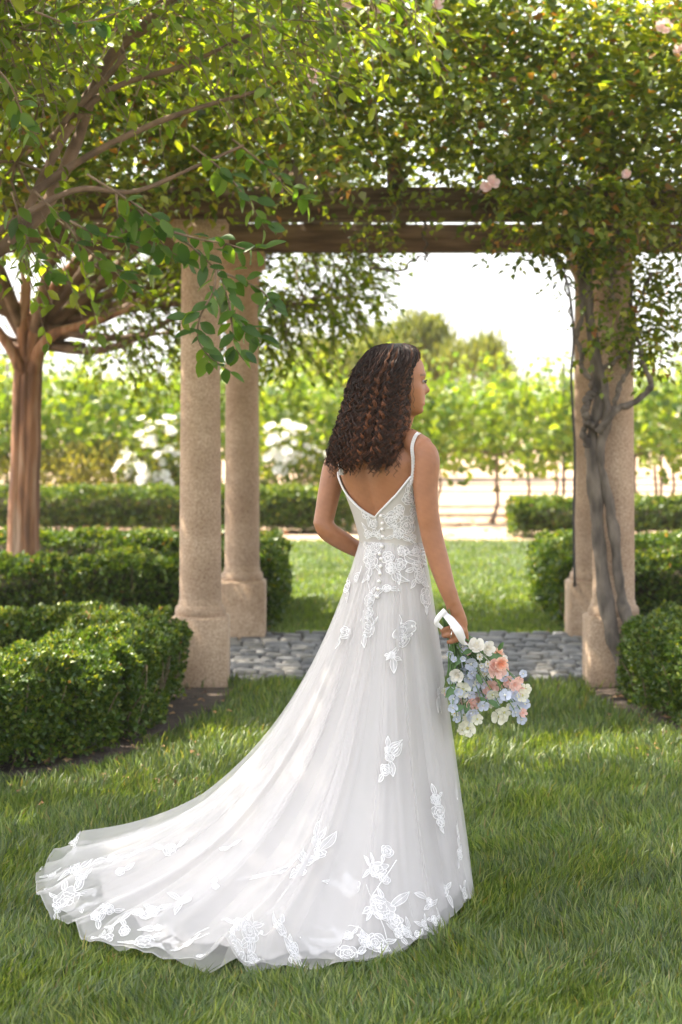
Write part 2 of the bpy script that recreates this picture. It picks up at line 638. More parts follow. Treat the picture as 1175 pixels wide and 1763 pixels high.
for i, (x, y) in enumerate(COLS):
    s = MB()
    n = 30
    zz = np.linspace(.50, 2.45, 14)
    rr = .121 - .012 * ((zz - .5) / 1.95) ** 1.3
    s.lathe(np.stack([rr, zz], 1), n, (x, y, 0))
    sh = s.obj('column', M_stone, per, True)
    p = MB(); bevel_box(p, (x, y, .195), (.325, .325, .41), .016); p.obj('plinth', M_stone, sh)
    p = MB()
    pr = [(.140, .39), (.145, .402), (.147, .425), (.142, .448), (.131, .458), (.127, .464), (.127, .478), (.123, .485), (.121, .50)]
    p.lathe(pr, n, (x, y, 0)); p.obj('base_ring', M_stone, sh, True)
    p = MB()
    pr = [(.109, 2.43), (.118, 2.44), (.120, 2.46), (.112, 2.47), (.116, 2.49), (.135, 2.53), (.148, 2.55), (.148, 2.56)]
    p.lathe(pr, n, (x, y, 0)); p.obj('capital_ring', M_stone, sh, True)
    p = MB(); p.box((x, y, 2.61), (.31, .31, .11)); p.obj('capital_block', M_stone, sh)


def timber(mb, a, b, w, h):
    """timber from a to b (centre line), slightly chamfered and wavy"""
    a = np.array(a, float); b = np.array(b, float)
    d = norm(b - a); s = norm(np.cross(d, [0, 0, 1.0])); u = np.cross(s, d)
    n = 14
    sec = np.array([[-w / 2 + .01, -h / 2], [w / 2 - .01, -h / 2], [w / 2, -h / 2 + .01], [w / 2, h / 2 - .01], [w / 2 - .01, h / 2], [-w / 2 + .01, h / 2], [-w / 2, h / 2 - .01], [-w / 2, -h / 2 + .01]])
    v = []
    for k in range(n):
        c = a + (b - a) * k / (n - 1) + rng.normal(size=3) * .002
        for (e, f) in sec: v.append(c + s * e + u * f)
    q = []
    for k in range(n - 1):
        for j in range(8):
            q.append([k * 8 + j, k * 8 + (j + 1) % 8, k * 8 + 8 + (j + 1) % 8, k * 8 + 8 + j])
    t = [[0, j, j + 1] for j in range(1, 7)] + [[(n - 1) * 8, (n - 1) * 8 + j + 1, (n - 1) * 8 + j] for j in range(1, 7)]
    mb.add(v, q=q, t=t)


for y0, xs in ((11.47, (-4.4, 4.9)), (13.8, (-4.3, 5.1))):
    m = MB(); timber(m, (xs[0], y0, 2.765), (xs[1], y0 + .02, 2.765), .17, .19); m.obj('beam', M_wood, per)
for i, x in enumerate(np.linspace(-4.0, 4.6, 15)):
    m = MB(); timber(m, (x, 11.25, 2.935), (x + .12, 14.1, 2.935), .09, .145); m.obj('rafter', M_wood, per)

# ------------------------------------------------------------------ hedges
BOXC = [(.050, .100, .016), (.075, .135, .020), (.10, .16, .024), (.030, .070, .014), (.13, .18, .026)]
BOXN = [(.14, .19, .025), (.19, .23, .03), (.24, .26, .04)]


def hedge(name, label, runs, dens, leaf, twigs=0, cols=BOXC, newcols=BOXN, group=None, dead=.004):
    """runs: list of (x0, y0, x1, y1, width, height) bars with centre line x0y0-x1y1"""
    root = empty(name, (runs[0][0], runs[0][1], 0))
    tag(root, label, 'hedge', group)
    mb = MB(); core = MB(); tw = MB()
    for (x0, y0, x1, y1, w, h) in runs:
        a = np.array([x0, y0]); b = np.array([x1, y1])
        d = norm(b - a); s = np.array([-d[1], d[0]])
        Ln = np.linalg.norm(b - a)
        faces = [('s', 1, Ln * h), ('s', -1, Ln * h), ('t', 0, Ln * w), ('e', 1, w * h), ('e', -1, w * h)]
        for kind, sg, area in faces:
            ny = s[1] * sg if kind == 's' else (d[1] * sg if kind == 'e' else -1)
            n = int(area * dens * (1.15 if kind == 't' else 1 if ny < .3 else .35))
            if kind == 's':
                u = rng.random(n) * Ln; z = rng.random(n) ** .9 * h; off = np.full(n, sg * w / 2)
                nm = np.tile(np.array([s[0] * sg, s[1] * sg, .15]), (n, 1))
            elif kind == 't':
                u = rng.random(n) * Ln; off = (rng.random(n) - .5) * w; z = np.full(n, h)
                nm = np.tile(np.array([0, 0, 1.0]), (n, 1))
            else:
                u = np.full(n, Ln if sg > 0 else 0.0); off = (rng.random(n) - .5) * w; z = rng.random(n) * h
                nm = np.tile(np.array([d[0] * sg, d[1] * sg, .15]), (n, 1))
            p = np.stack([a[0] + d[0] * u + s[0] * off, a[1] + d[1] * u + s[1] * off, z], 1)
            # rounded shoulders
            ez = np.clip((z - (h - .09)) / .09, 0, 1)
            eo = np.clip((np.abs(off) - (w / 2 - .09)) / .09, 0, 1)
            p[:, 2] -= .035 * ez * eo ** 2
            p[:, :2] -= (s[None] * (np.sign(off) * .035 * eo * ez ** 2)[:, None])
            lump = snoise(p, 3, 1.6) * .04 + snoise(p, 4, 5.0) * .034 + snoise(p, 14, 11.0) * .016
            depth = -np.abs(rng.normal(size=n)) * .035 + lump + .012
            p += norm(nm) * depth[:, None]
            # thin, twiggy lower part
            keep = (rng.random(n) < np.clip(.25 + p[:, 2] / (h * .35), 0, 1)) & (p[:, 2] > .02)
            holes = snoise(p, 8, 4.0)
            keep &= ~((holes > .55) & (rng.random(n) < .7) & (kind != 't'))
            p = p[keep]; nm = nm[keep]; dp = depth[keep]; n = len(p)
            ax = rdir(n) * .9 + nm * .55 + np.array([0, 0, .35])
            nr = rdir(n) + nm * .5 + np.array([0, 0, .4])
            c = pal(n, cols)
            new = (rng.random(n) < (.30 if kind == 't' else .12)) & (dp > 0)
            c[new] = pal(int(new.sum()), newcols)
            old = rng.random(n) < dead
            c[old] = pal(int(old.sum()), [(.30, .14, .06), (.35, .2, .08)])
            L = leaf * (.7 + .6 * rng.random(n))
            leaves(mb, T2, p, ax, nr, L, L * .62, c)
        c2 = (a + b) / 2
        ang = math.atan2(d[1], d[0])
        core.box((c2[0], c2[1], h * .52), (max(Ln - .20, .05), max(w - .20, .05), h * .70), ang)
        nt = int(twigs * Ln)
        for _ in range(nt):
            u = rng.random() * Ln; sg = 1 if rng.random() < .5 else -1
            base = np.array([*(a + d * u + s * sg * (w / 2 - .10 * rng.random() - .02)), .01])
            tip = base + np.array([*(s * sg * (.05 + .04 * rng.random()) + d * rng.normal() * .06), h * (.3 + .6 * rng.random())])
            mid = (base + tip) / 2 + rng.normal(size=3) * .02
            tw.tube(spline([base, mid, tip], 5), np.linspace(.0045, .002, 5), 4, False)
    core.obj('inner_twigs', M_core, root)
    tag(mb.obj('foliage', M_box, root), kind='stuff')
    if tw.n: tag(tw.obj('twigs', M_twig, root), kind='stuff')
    return root


hedge('boxwood_hedge', 'clipped boxwood hedge corner beside the granite column next to the veil-side bed',
      [(-2.45, 7.70, -1.30, 9.42, .62, .44), (-1.25, 9.45, -1.17, 10.95, .55, .45), (-1.2, 11.12, -2.7, 11.30, .46, .43)], 17500, .027, 40)
bpy.data.objects['boxwood_hedge']['label'] = 'clipped boxwood hedge turning a corner in front of the two granite columns, dark soil below'
hedge('boxwood_hedge', 'clipped boxwood hedge at the foot of the column wrapped in rose stems',
      [(1.80, 10.95, 1.92, 9.95, .54, .46), (1.90, 10.1, 2.75, 9.05, .60, .44), (1.85, 11.25, 3.2, 11.32, .44, .44)], 16500, .027, 30)
hedge('boxwood_hedge', 'long dark boxwood hedge around the tree, behind the two granite columns',
      [(-4.0, 14.36, -.75, 14.36, .50, .50), (-.72, 14.2, -.72, 16.6, .52, .53), (-4.0, 16.65, -.8, 16.65, .46, .53)], 6800, .037, 8)
hedge('boxwood_hedge', 'boxwood hedge behind the rose-wrapped columns beside the rear lawn',
      [(1.90, 14.36, 4.2, 14.36, .50, .50), (1.82, 14.2, 1.82, 16.6, .48, .51), (1.9, 16.6, 4.2, 16.6, .46, .52)], 6600, .037, 8)
hedge('boxwood_hedge', 'low sunlit hedge at the far edge of the lawn below the white roses',
      [(-6.2, 25.6, .12, 25.6, .85, .52)], 3600, .055, 3, cols=BOXC + [(.16, .2, .04)])
hedge('boxwood_hedge', 'low sunlit hedge along the vineyard edge with an open gap beside it',
      [(2.12, 24.75, 7.0, 24.75, .75, .42)], 3600, .055, 3, cols=BOXC + [(.15, .2, .045)], dead=.02)

# ------------------------------------------------------------------ trees
def inside(ells, n, shell=.0, r=rng):
    """random points in a union of ellipsoids (cx, cy, cz, rx, ry, rz, weight)"""
    ells = np.array(ells, float)
    w = ells[:, 6] / ells[:, 6].sum()
    k = r.choice(len(ells), n, p=w)
    d = rdir(n, r)
    rad = (shell + (1 - shell) * r.random(n)) ** (1 / 2.2)
    e = ells[k]
    p = e[:, :3] + d * rad[:, None] * e[:, 3:6]
    return p, d


def tree(name, label, trunk, trad, fork, ells, n_spray, k, twl, leaf, wid, tpl, cols, mat, limbs=14, limb_r=.05, bark=M_bark, lobes=None, minz=1.75, keepf=None, up=.1, lmat=None):
    root = empty(name, tuple(np.array(trunk[0]) * [1, 1, 0]))
    tag(root, label, 'tree')
    tb = MB()
    tp = spline(trunk, 26)
    tr = np.interp(np.linspace(0, 1, 26), np.linspace(0, 1, len(trad)), trad)
    tr = tr * (1 + .05 * np.sin(np.arange(26) * 1.3))
    tb.tube(tp, tr, 14)
    if lobes:
        for (dx, dyy, rr) in lobes:
            pp = tp + np.array([dx, dyy, 0])
            tb.tube(pp[:22], tr[:22] * rr, 10)
    trunk_o = tb.obj('trunk', bark, root, True)
    o, d = inside(ells, n_spray, .25)
    ok = o[:, 2] > minz
    if keepf is not None: ok &= keepf(o)
    o, d = o[ok], d[ok]
    # limbs to random tips
    lm = MB(); samples = []
    tips, _ = inside(ells, limbs, .3)
    for tip in tips:
        f = np.array(fork[rng.integers(len(fork))])
        mid = f * .5 + tip * .5 + rng.normal(size=3) * .15 + np.array([0, 0, .22 * np.linalg.norm(tip - f) * up * 3])
        pts = spline([f, mid, tip], 12)
        lm.tube(pts, np.linspace(limb_r, limb_r * .22, 12), 6, False)
        samples.append(pts[3:])
    S = np.vstack(samples)
    twm = MB()
    for i in range(len(o)):
        j = int(np.argmin(((S - o[i]) ** 2).sum(1)))
        s = S[j]
        dist = np.linalg.norm(s - o[i])
        if dist < .5 and rng.random() < .55:
            mid = (s + o[i]) / 2 + rng.normal(size=3) * .04
            twm.tube(spline([s, mid, o[i]], 4), [.010, .008, .006, .004], 3, False)
    lm.obj('limbs', lmat or M_limb, root, True)
    d = norm(d * .8 + rdir(len(d)) * .7 + np.array([0, 0, -.15]))
    L = twl * (.7 + .6 * rng.random(len(o)))
    for i in range(len(o)):
        twm.tube(np.array([o[i], o[i] + d[i] * L[i] * .5 - [0, 0, .25 * .25 * L[i]], o[i] + d[i] * L[i] - [0, 0, .25 * L[i]]]), [.004, .003, .0015], 3, False)
    tag(twm.obj('twigs', M_twig, root), kind='stuff')
    pos, ax, nm = sprays(o, d, L, k)
    n = len(pos)
    c = pal(n, cols)
    LL = leaf * (.65 + .7 * rng.random(n))
    mb = MB(); leaves(mb, tpl, pos, ax, nm, LL, LL * wid, c)
    tag(mb.obj('crown', mat, root), kind='stuff')
    return root


TREEC = [(.10, .17, .022), (.15, .215, .028), (.07, .125, .022), (.21, .26, .032)]
# crape myrtle seen whole, behind the left columns
tree('crape_myrtle_tree', 'crape myrtle with a bare cinnamon trunk standing inside the box hedge', 
     [P(40, 1010, 15.1), P(40, 900, 15.1), P(44, 780, 15.1), P(46, 680, 15.1), P(50, 610, 15.1), P(58, 540, 15.0)],
     [.14, .108, .096, .09, .095, .07], [P(52, 600, 15.1), P(60, 560, 15.1), P(46, 590, 15.1)],
     [(-2.2, 15.2, 3.75, 2.3, 2.0, 1.25, 3), (-.55, 15.0, 2.85, .85, .9, .80, 2.2), (-1.9, 14.8, 2.55, 1.2, .8, .6, 1.2), (-3.2, 15.0, 3.0, 1.3, 1.2, .8, .6), (-.2, 15.1, 3.9, 1.4, 1.4, .8, .9)],
     2100, 11, .42, .070, .52, T4, TREEC, M_tree, 26, .05, lobes=[(.045, -.05, .6), (-.05, -.045, .55), (.0, -.06, .5), (.07, .0, .5)], minz=1.9, keepf=lambda o: ~((o[:, 0] / o[:, 1] * F + CX < 150) & (o[:, 2] < 2.8)))
TB = bpy.data.objects['crape_myrtle_tree']
lm = MB()
for pts, r0, r1 in (([(56, 640), (70, 600), (95, 575), (140, 560), (190, 545), (250, 520)], .055, .016), ([(40, 640), (18, 600), (-10, 560), (-60, 520)], .055, .02), ([(50, 620), (62, 560), (90, 500), (130, 450), (180, 410)], .06, .02),
                    ([(46, 620), (40, 560), (45, 490), (35, 420)], .06, .03)):
    p = np.array([P(a, b, 15.05 - .06 * i) for i, (a, b) in enumerate(pts)])
    lm.tube(spline(p, 20), np.linspace(r0, r1, 20) * (1 + .06 * rng.normal(size=20)), 9, False)
lm.obj('limbs', M_bark, TB, True)
# foreground tree whose trunk stands left of the picture
TA = tree('crape_myrtle_tree', 'leafy tree overhanging the lawn and the bride, its branches drooping before the columns',
     [(-3.0, 8.6, 0), (-3.0, 8.6, .6), (-2.92, 8.62, 1.3), (-2.85, 8.6, 1.9)], [.16, .14, .13, .10], [(-2.85, 8.6, 1.85), (-2.8, 8.55, 1.7)],
     [(-2.0, 8.75, 3.30, 1.55, .9, .85, 1.55), (-1.15, 8.7, 3.45, 1.25, .7, .68, 1.1), (-.55, 8.9, 3.75, 1.25, .7, .55, .85),
      (-1.6, 7.2, 4.1, 1.7, 1.6, .75, .75), (-.8, 7.0, 4.6, 1.5, 1.4, .7, .40), (-3.0, 7.1, 4.2, 1.45, 1.4, .8, 9.5), (-1.45, 8.6, 2.62, .55, .6, .4, .45)],  # high lumps on this line: unseen crown added to shade gown and lawn
     5000, 9, .40, .066, .56, T6, TREEC, M_tree, 24, .034, minz=2.12,
     keepf=lambda o: ~((o[:, 0] / o[:, 1] * F + CX > 470) & (o[:, 2] < 2.95)) & ((snoise(o, 77, .6) > -.22) | ((o[:, 0] < -1.9) & (o[:, 1] < 8.4))))  # crown thinned into clumps for sun dapples, kept full where it shades the gown


# visible pale limbs
lm = MB()
for pts, r0, r1, yy in (([(-60, 470), (60, 380), (130, 250), (180, 110), (250, 40), (330, -30)], .034, .014, 8.6),
                    ([(20, 420), (120, 220), (200, 150), (310, 115), (430, 60)], .022, .008, 8.5),
                    ([(60, 330), (150, 270), (260, 215), (360, 180), (470, 150)], .020, .007, 8.4),
                    ([(90, 240), (175, 130), (215, 80), (300, 20)], .018, .008, 8.7),
                    ([(-40, 420), (120, 330), (230, 330), (330, 290), (420, 250)], .016, .006, 8.3),
                    ([(110, 210), (210, 100), (190, 60), (280, 0)], .014, .006, 8.5)):
    p = np.array([P(a, b, yy + .02 * i) for i, (a, b) in enumerate(pts)])
    lm.tube(spline(p, 24), np.linspace(r0, r1, 24) * (1 + .08 * rng.normal(size=24)), 7, False)
lm.obj('limbs', M_limb, TA, True)


def leaf_mesh(seed):
    r = np.random.default_rng(seed)
    n = 6
    t = np.linspace(0, 1, n)
    hw = .27 * np.sin(math.pi * np.clip(t, 0, 1) ** .85) ** .75
    hw[0] = .02; hw[-1] = 0.0
    mid = np.stack([t, 0 * t, .03 - .16 * t ** 2], 1)
    l = np.stack([t, hw, .03 - .16 * t ** 2 + .10 * hw / .27 * .6 + r.normal(size=n) * .008], 1)
    rr = np.stack([t, -hw, .03 - .16 * t ** 2 + .10 * hw / .27 * .6 + r.normal(size=n) * .008], 1)
    v = np.vstack([mid, l, rr])
    q = []
    for i in range(n - 1):
        q.append([i, i + 1, n + i + 1, n + i]); q.append([2 * n + i, 2 * n + i + 1, i + 1, i])
    c = np.tile(np.array([[(.055, .125, .03), (.075, .155, .035), (.045, .105, .03), (.10, .18, .035)][seed % 4]]), (len(v), 1))
    me = make_mesh('leaf', v, quads=q, col=c, smooth=True)
    me.materials.append(M_tree)
    return me


leafm = [leaf_mesh(i) for i in range(8)]
r_l = np.random.default_rng(21)
branches = [  # (pixel path, depth), hanging spray before the columns
    ([(150, 300), (230, 350), (300, 400), (372, 465), (395, 520), (420, 560), (450, 590)], 7.75),
    ([(372, 465), (368, 500), (345, 545), (342, 585), (362, 615), (398, 640)], 7.6),
    ([(300, 400), (345, 412), (390, 420), (430, 430), (462, 420)], 7.7),
    ([(372, 465), (410, 480), (450, 500), (475, 530)], 7.9),
    ([(395, 520), (400, 560), (408, 600), (420, 620)], 7.7),
    ([(230, 350), (260, 390), (290, 430), (330, 450)], 7.8),
    ([(345, 545), (325, 548), (318, 555)], 7.6),
    ([(60, 330), (110, 380), (150, 430), (200, 470), (230, 500)], 8.0),
    ([(200, 330), (205, 380), (225, 430), (260, 470)], 8.1),
    ([(330, 250), (390, 300), (430, 350), (460, 400)], 8.3),
    ([(400, 240), (450, 280), (500, 330), (530, 350)], 8.6),
    ([(20, 330), (40, 390), (60, 440), (100, 480)], 8.2),
    ([(120, 380), (160, 400), (210, 410), (260, 420), (290, 400)], 7.9),
    ([(60, 20), (120, 40), (180, 30), (230, 10)], 7.4),
    ([(-20, 100), (20, 150), (40, 200), (60, 240)], 7.5),
]
nleaf = 0
for pts, Yd in branches:
    p = spline(np.array([P(a, b, Yd + .03 * i) for i, (a, b) in enumerate(pts)]), 30)
    bm = MB(); bm.tube(p, np.linspace(.0055, .002, 30), 5, False)
    bo = bm.obj('branch', M_twig, TA, True)
    Lp = np.linalg.norm(np.diff(p, axis=0), axis=1).sum()
    n = max(4, int(Lp / .021))
    for i in range(n):
        if nleaf >= 300: break
        t = .12 + .88 * (i + .5) / n
        q = p[min(29, int(t * 29))]
        tan = norm(p[min(29, int(t * 29) + 1)] - p[max(0, int(t * 29) - 1)] + 1e-6)
        side = norm(np.cross(tan, [0, 0.5, 1.0])) * (1 if i % 2 else -1)
        # short side twig jitter
        q = q + r_l.normal(size=3) * np.array([.012, .035, .012])
        ax = norm(side * .8 + tan * (.5 + (.8 if i == n - 1 else 0)) + np.array([0, -.1, -.25]) + r_l.normal(size=3) * .28)
        nm = np.array([0, -.55, .8]) + r_l.normal(size=3) * .35
        nm = norm(nm - (nm @ ax) * ax)
        sd = np.cross(nm, ax)
        L = .083 * (.7 + .5 * r_l.random())
        o = bpy.data.objects.new('leaf', leafm[int(r_l.integers(8))]); COL.objects.link(o)
        o.parent = bo
        o.matrix_parent_inverse = parent_world(bo).inverted()
        M = Matrix((( *(ax * L),), (*(sd * L),), (*(nm * L),))).transposed().to_4x4()
        M.translation = Vector(q)
        o.matrix_basis = M
        nleaf += 1

# ------------------------------------------------------------------ climbing rose over the pergola
rose = empty('climbing_rose', (1.6, 11.2, 0))
tag(rose, 'climbing rose with twisted grey stems covering the pergola in foliage', 'climbing plant')
YS = 11.20


def stem(pts, r0, r1, Y=YS, name='stem', jit=.004):
    p = np.array([P(a, b, Y + (d if d is not None else 0)) for a, b, d in pts])
    m = MB()
    s = spline(p, 60)
    rad = 1.25 * np.linspace(r0, r1, 60) * (1 + .22 * np.sin(np.arange(60) * .9) * np.sin(np.arange(60) * .37) + .05 * rng.normal(size=60))
    s = s + rng.normal(size=s.shape) * jit * .7 + .010 * np.sin(np.arange(60)[:, None] * .35 + np.array([0, 2, 0])) * np.array([1, .5, 0])
    m.tube(s, rad, 9)
    return m.obj(name, M_vstem, rose, True)


stem([(1078, 1196, -.06), (1066, 1140, -.02), (1052, 1075, .03), (1040, 985, .06), (1027, 890, .08), (1019, 800, .09), (1024, 740, .08), (1034, 690, .07), (1024, 620, .08), (1012, 540, .08), (1006, 470, .06), (1000, 400, .0), (996, 330, -.05)], .037, .020)
stem([(1096, 1194, -.05), (1092, 1130, -.03), (1084, 1075, .0), (1070, 1010, .03), (1056, 930, .06), (1046, 850, .07), (1036, 780, .06), (1044, 720, .05), (1034, 650, .05), (1022, 570, .06), (1014, 480, .05), (1010, 400, .0)], .028, .018)
stem([(1030, 745, .02), (1058, 708, .0), (1095, 692, .0), (1117, 668, .02), (1116, 640, .03), (1104, 610, .05), (1094, 575, .06), (1098, 530, .05), (1118, 470, 0)], .017, .008)
stem([(1046, 716, .05), (1072, 660, .04), (1086, 610, .05), (1092, 560, .08), (1084, 480, .05)], .013, .008)
stem([(1020, 668, .05), (1004, 630, .05), (996, 585, .05), (1001, 530, .05), (1004, 470, .05)], .013, .009)
stem([(1024, 740, .05), (1010, 720, .03), (1008, 700, .02), (1018, 676, .04)], .017, .015)
stem([(1010, 770, .06), (1007, 735, .05), (1012, 690, .04), (1022, 670, .05)], .016, .012)
stem([(1050, 520, .02), (1056, 470, .0), (1050, 420, .0), (1046, 350, -.05)], .012, .008)
stem([(1030, 640, .06), (1060, 620, .03), (1090, 592, .03)], .010, .007)
stem([(1014, 440, .02), (990, 430, .0), (970, 425, .0), (955, 415, .02)], .009, .005)
for k in range(26):
    a = rng.uniform(930, 1150); b = rng.uniform(300, 440)
    stem([(a, b, 0), (a + rng.normal() * 30, b - 25, -.05), (a + rng.normal() * 60, b - 60 - 40 * rng.random(), -.05)], .006 + .004 * rng.random(), .004, YS - .05 + .2 * rng.random())
for pts in ([(955, 435, 0), (975, 470, 0), (990, 500, .05)], [(962, 440, 0), (975, 495, 0), (988, 560, .1)], [(625, 385, 0), (632, 420, 0), (640, 455, 0)],
            [(640, 460, 0), (690, 466, .05), (715, 445, .05), (730, 440, .05)], [(690, 345, 0), (672, 385, 0), (668, 400, 0)], [(730, 380, .1), (733, 430, .1), (735, 452, .1)]):
    stem(pts, .006, .003, YS + .05)
# irrigation hose on the rear column
hm = MB()
hp = np.array([P(a, b, 13.62) for a, b in ((990, 1010), (988, 900), (990, 780), (986, 700), (984, 640), (988, 580), (980, 500), (966, 460), (950, 440))])
hm.tube(spline(hp, 60), .009, 6)
tag(hm.obj('irrigation_hose', flat_mat('black_rubber', (.02, .02, .022), .5), None, True), 'thin black irrigation hose running up the far rose-wrapped column', 'hose')

# leaves
ROSEC = [(.08, .135, .022), (.12, .185, .028), (.05, .09, .018), (.17, .225, .034), (.23, .26, .045)]


def rose_leaves(o, d, L, leaf, k=7, cols=ROSEC, dead=.03):
    pos, ax, nm = sprays(o, d, L, k, .35)
    n = len(pos)
    c = pal(n, cols)
    dd = rng.random(n) < dead
    c[dd] = pal(int(dd.sum()), [(.26, .13, .05), (.33, .19, .07), (.22, .10, .045)])
    LL = leaf * (.6 + .8 * rng.random(n))
    leaves(rl, T4, pos, ax, nm, LL, LL * .62, c)


rl = MB()
# main mass: lumpy top and front
n = 7600
x = rng.uniform(-3.6, 4.2, n); y = 10.75 + 3.6 * rng.random(n)
top = 4.35 + .30 * np.sin(x * 2.1 + 1) + .22 * np.sin(x * 4.7 + y * 2)
bot = np.where(y < 11.6, 3.14, 3.02) + .05 * np.sin(x * 5)
z = bot + (top - bot) * rng.random(n) ** .8
y = y + .25 * np.sin(x * 3 + z * 4) * (y < 11.6)
o = np.stack([x, y, z], 1)
d = norm(np.stack([rng.normal(size=n) * .6, -np.sign(12.5 - y) * .5 * (np.abs(y - 12.5) > .7) + rng.normal(size=n) * .5, rng.normal(size=n) * .5 + .1], 1))
rose_leaves(o, d, .28, .066, 7)
# denser front curtain, ragged lower edge leaving the beam bare between x=430 and 850 of the photo
n = 3300
px = rng.uniform(-150, 1330, n); Y = 10.72 + .55 * rng.random(n)
edge = np.interp(px, [-150, 300, 420, 470, 560, 640, 700, 800, 850, 900, 960, 1080, 1175, 1330], [340, 330, 285, 265, 262, 285, 262, 268, 305, 345, 380, 370, 335, 320])
py = edge + 12 * rng.normal(size=n) - 400 * rng.random(n) ** 1.2
o = np.stack([(px - CX) / F * Y, Y, CH - (py - HY) / F * Y], 1)
o[:, 1] += .15 * np.sin(o[:, 0] * 5 + o[:, 2] * 6)
d = norm(np.stack([rng.normal(size=n) * .6, -.45 + rng.normal(size=n) * .4, -.25 + rng.normal(size=n) * .5], 1))
rose_leaves(o, d, .24, .058, 7, ROSEC + [(.18, .20, .05)], .06)
# strands hanging over the beam and round the right column
def clump(px, py, sx, sy, Y, n, leaf=.046, dY=.12):
    a = px + sx * rng.normal(size=n); b = py + sy * rng.normal(size=n); Yy = Y + dY * rng.normal(size=n)
    o = np.stack([(a - CX) / F * Yy, Yy, CH - (b - HY) / F * Yy], 1)
    d = norm(np.stack([rng.normal(size=n), rng.normal(size=n), -.5 + .7 * rng.normal(size=n)], 1))
    rose_leaves(o, d, .2, leaf, 6, ROSEC, .05)


for a in ((640, 370, 12, 28, 11.2, 20), (660, 405, 8, 12, 11.2, 8), (700, 335, 25, 10, 11.2, 16), (560, 330, 40, 10, 11.2, 18), (880, 385, 30, 18, 11.2, 34),
          (930, 410, 24, 16, 11.25, 36), (985, 400, 30, 28, 11.15, 60), (1040, 420, 30, 40, 11.15, 75), (1075, 500, 18, 45, 11.2, 55), (1095, 560, 14, 25, 11.2, 28),
          (1060, 590, 14, 16, 11.2, 18), (1020, 540, 8, 12, 11.1, 6), (1140, 470, 24, 45, 11.4, 85), (1125, 560, 14, 26, 11.4, 30), (1165, 520, 16, 45, 11.5, 45), (1050, 360, 60, 25, 11.0, 60), (1140, 390, 30, 18, 11.1, 34)):
    clump(*a)
tag(rl.obj('foliage', M_rose, rose), kind='stuff')


# rose blossoms
def blossom_mesh(name, col, petals=(5, 6, 5), r=1.0, cup=.5, mat=None, center=None, seed=0, ruffle=.08):
    """layered cupped petals, radius about 1 unit"""
    rr = np.random.default_rng(seed)
    mb = MB()
    for li, n in enumerate(petals):
        f = 1 - li / (len(petals) + .25)
        tilt = cup + .75 * (li / max(1, len(petals) - 1)) if len(petals) > 1 else cup
        for k in range(n):
            a = 2 * math.pi * (k + .5 * (li % 2)) / n + rr.normal() * .1
            u = np.linspace(0, 1, 5)[:, None]; w = np.linspace(-1, 1, 5)[None]
            wid = (.22 + .62 * np.sin(np.clip(u, 0, 1) * 2.3)) * math.pi / n * 1.25
            rad = f * (u * (1 - .10 * w ** 2)) * r
            el = tilt * (u ** 1.3) * (1.15 - .2 * w ** 2) * math.pi / 2 * .62
            R = rad * np.cos(el * .8)
            Z = rad * np.sin(el) + ruffle * np.sin(w * 4 + k) * u ** 2 * r * .6 + .03 * li
            th = a + w * wid * (.55 + .45 * f)
            v = np.stack([R * np.cos(th), R * np.sin(th), Z + 0 * th], -1).reshape(-1, 3)
            i = np.arange(4)[:, None] * 5 + np.arange(4)[None]
            q = np.stack([i, i + 1, i + 6, i + 5], -1).reshape(-1, 4)
            c = np.array(col[li % len(col)]) * (1 + .06 * rr.normal())
            mb.add(v, q=q, c=np.clip(c, 0, .95))
    if center is not None:
        t = np.linspace(0, math.pi, 5); s = .20 * r
        a = np.linspace(0, 2 * math.pi, 8, endpoint=False)
        v = np.stack([s * np.sin(t)[:, None] * np.cos(a), s * np.sin(t)[:, None] * np.sin(a), .12 * r + s * .8 * np.cos(t)[:, None] + 0 * a], -1).reshape(-1, 3)
        i = np.arange(4)[:, None] * 8; j = np.arange(8)[None]
        mb.add(v, q=np.stack([i + j, i + 8 + j, i + 8 + (j + 1) % 8, i + (j + 1) % 8], -1).reshape(-1, 4), c=center)
    me = mb.mesh(name, True)
    me.materials.append(mat)
    return me


M_petal = col_mat('petal', .6, .3, trans=.35)
roseP = blossom_mesh('rose_blossom', [(.82, .60, .58), (.84, .66, .63), (.82, .56, .53)], (5, 5, 4), 1, .35, M_petal)


def put(me, name, loc, scale, direction, parent, spin=None):
    o = bpy.data.objects.new(name, me); COL.objects.link(o)
    q = Vector(direction).to_track_quat('Z', 'Y')
    m = q.to_matrix().to_4x4() @ Matrix.Rotation(spin if spin is not None else random.uniform(0, 6.28), 4, 'Z') @ Matrix.Diagonal((scale, scale, scale, 1))
    m.translation = Vector(loc)
    if parent is not None:
        o.parent = parent
        o.matrix_parent_inverse = parent_world(parent).inverted()
    o.matrix_basis = m
    return o


for (a, b, s) in ((848, 314, .042), (838, 322, .036), (1143, 47, .05), (1172, 88, .045), (597, 4, .06), (230, 118, .04), (540, 133, .05), (750, 6, .05), (655, 12, .05), (1080, 300, .03)):
    put(roseP, 'blossom', P(a, b, 10.62 if b > 200 else 10.6), s, (rng.normal() * .3, -1, .35), rose)

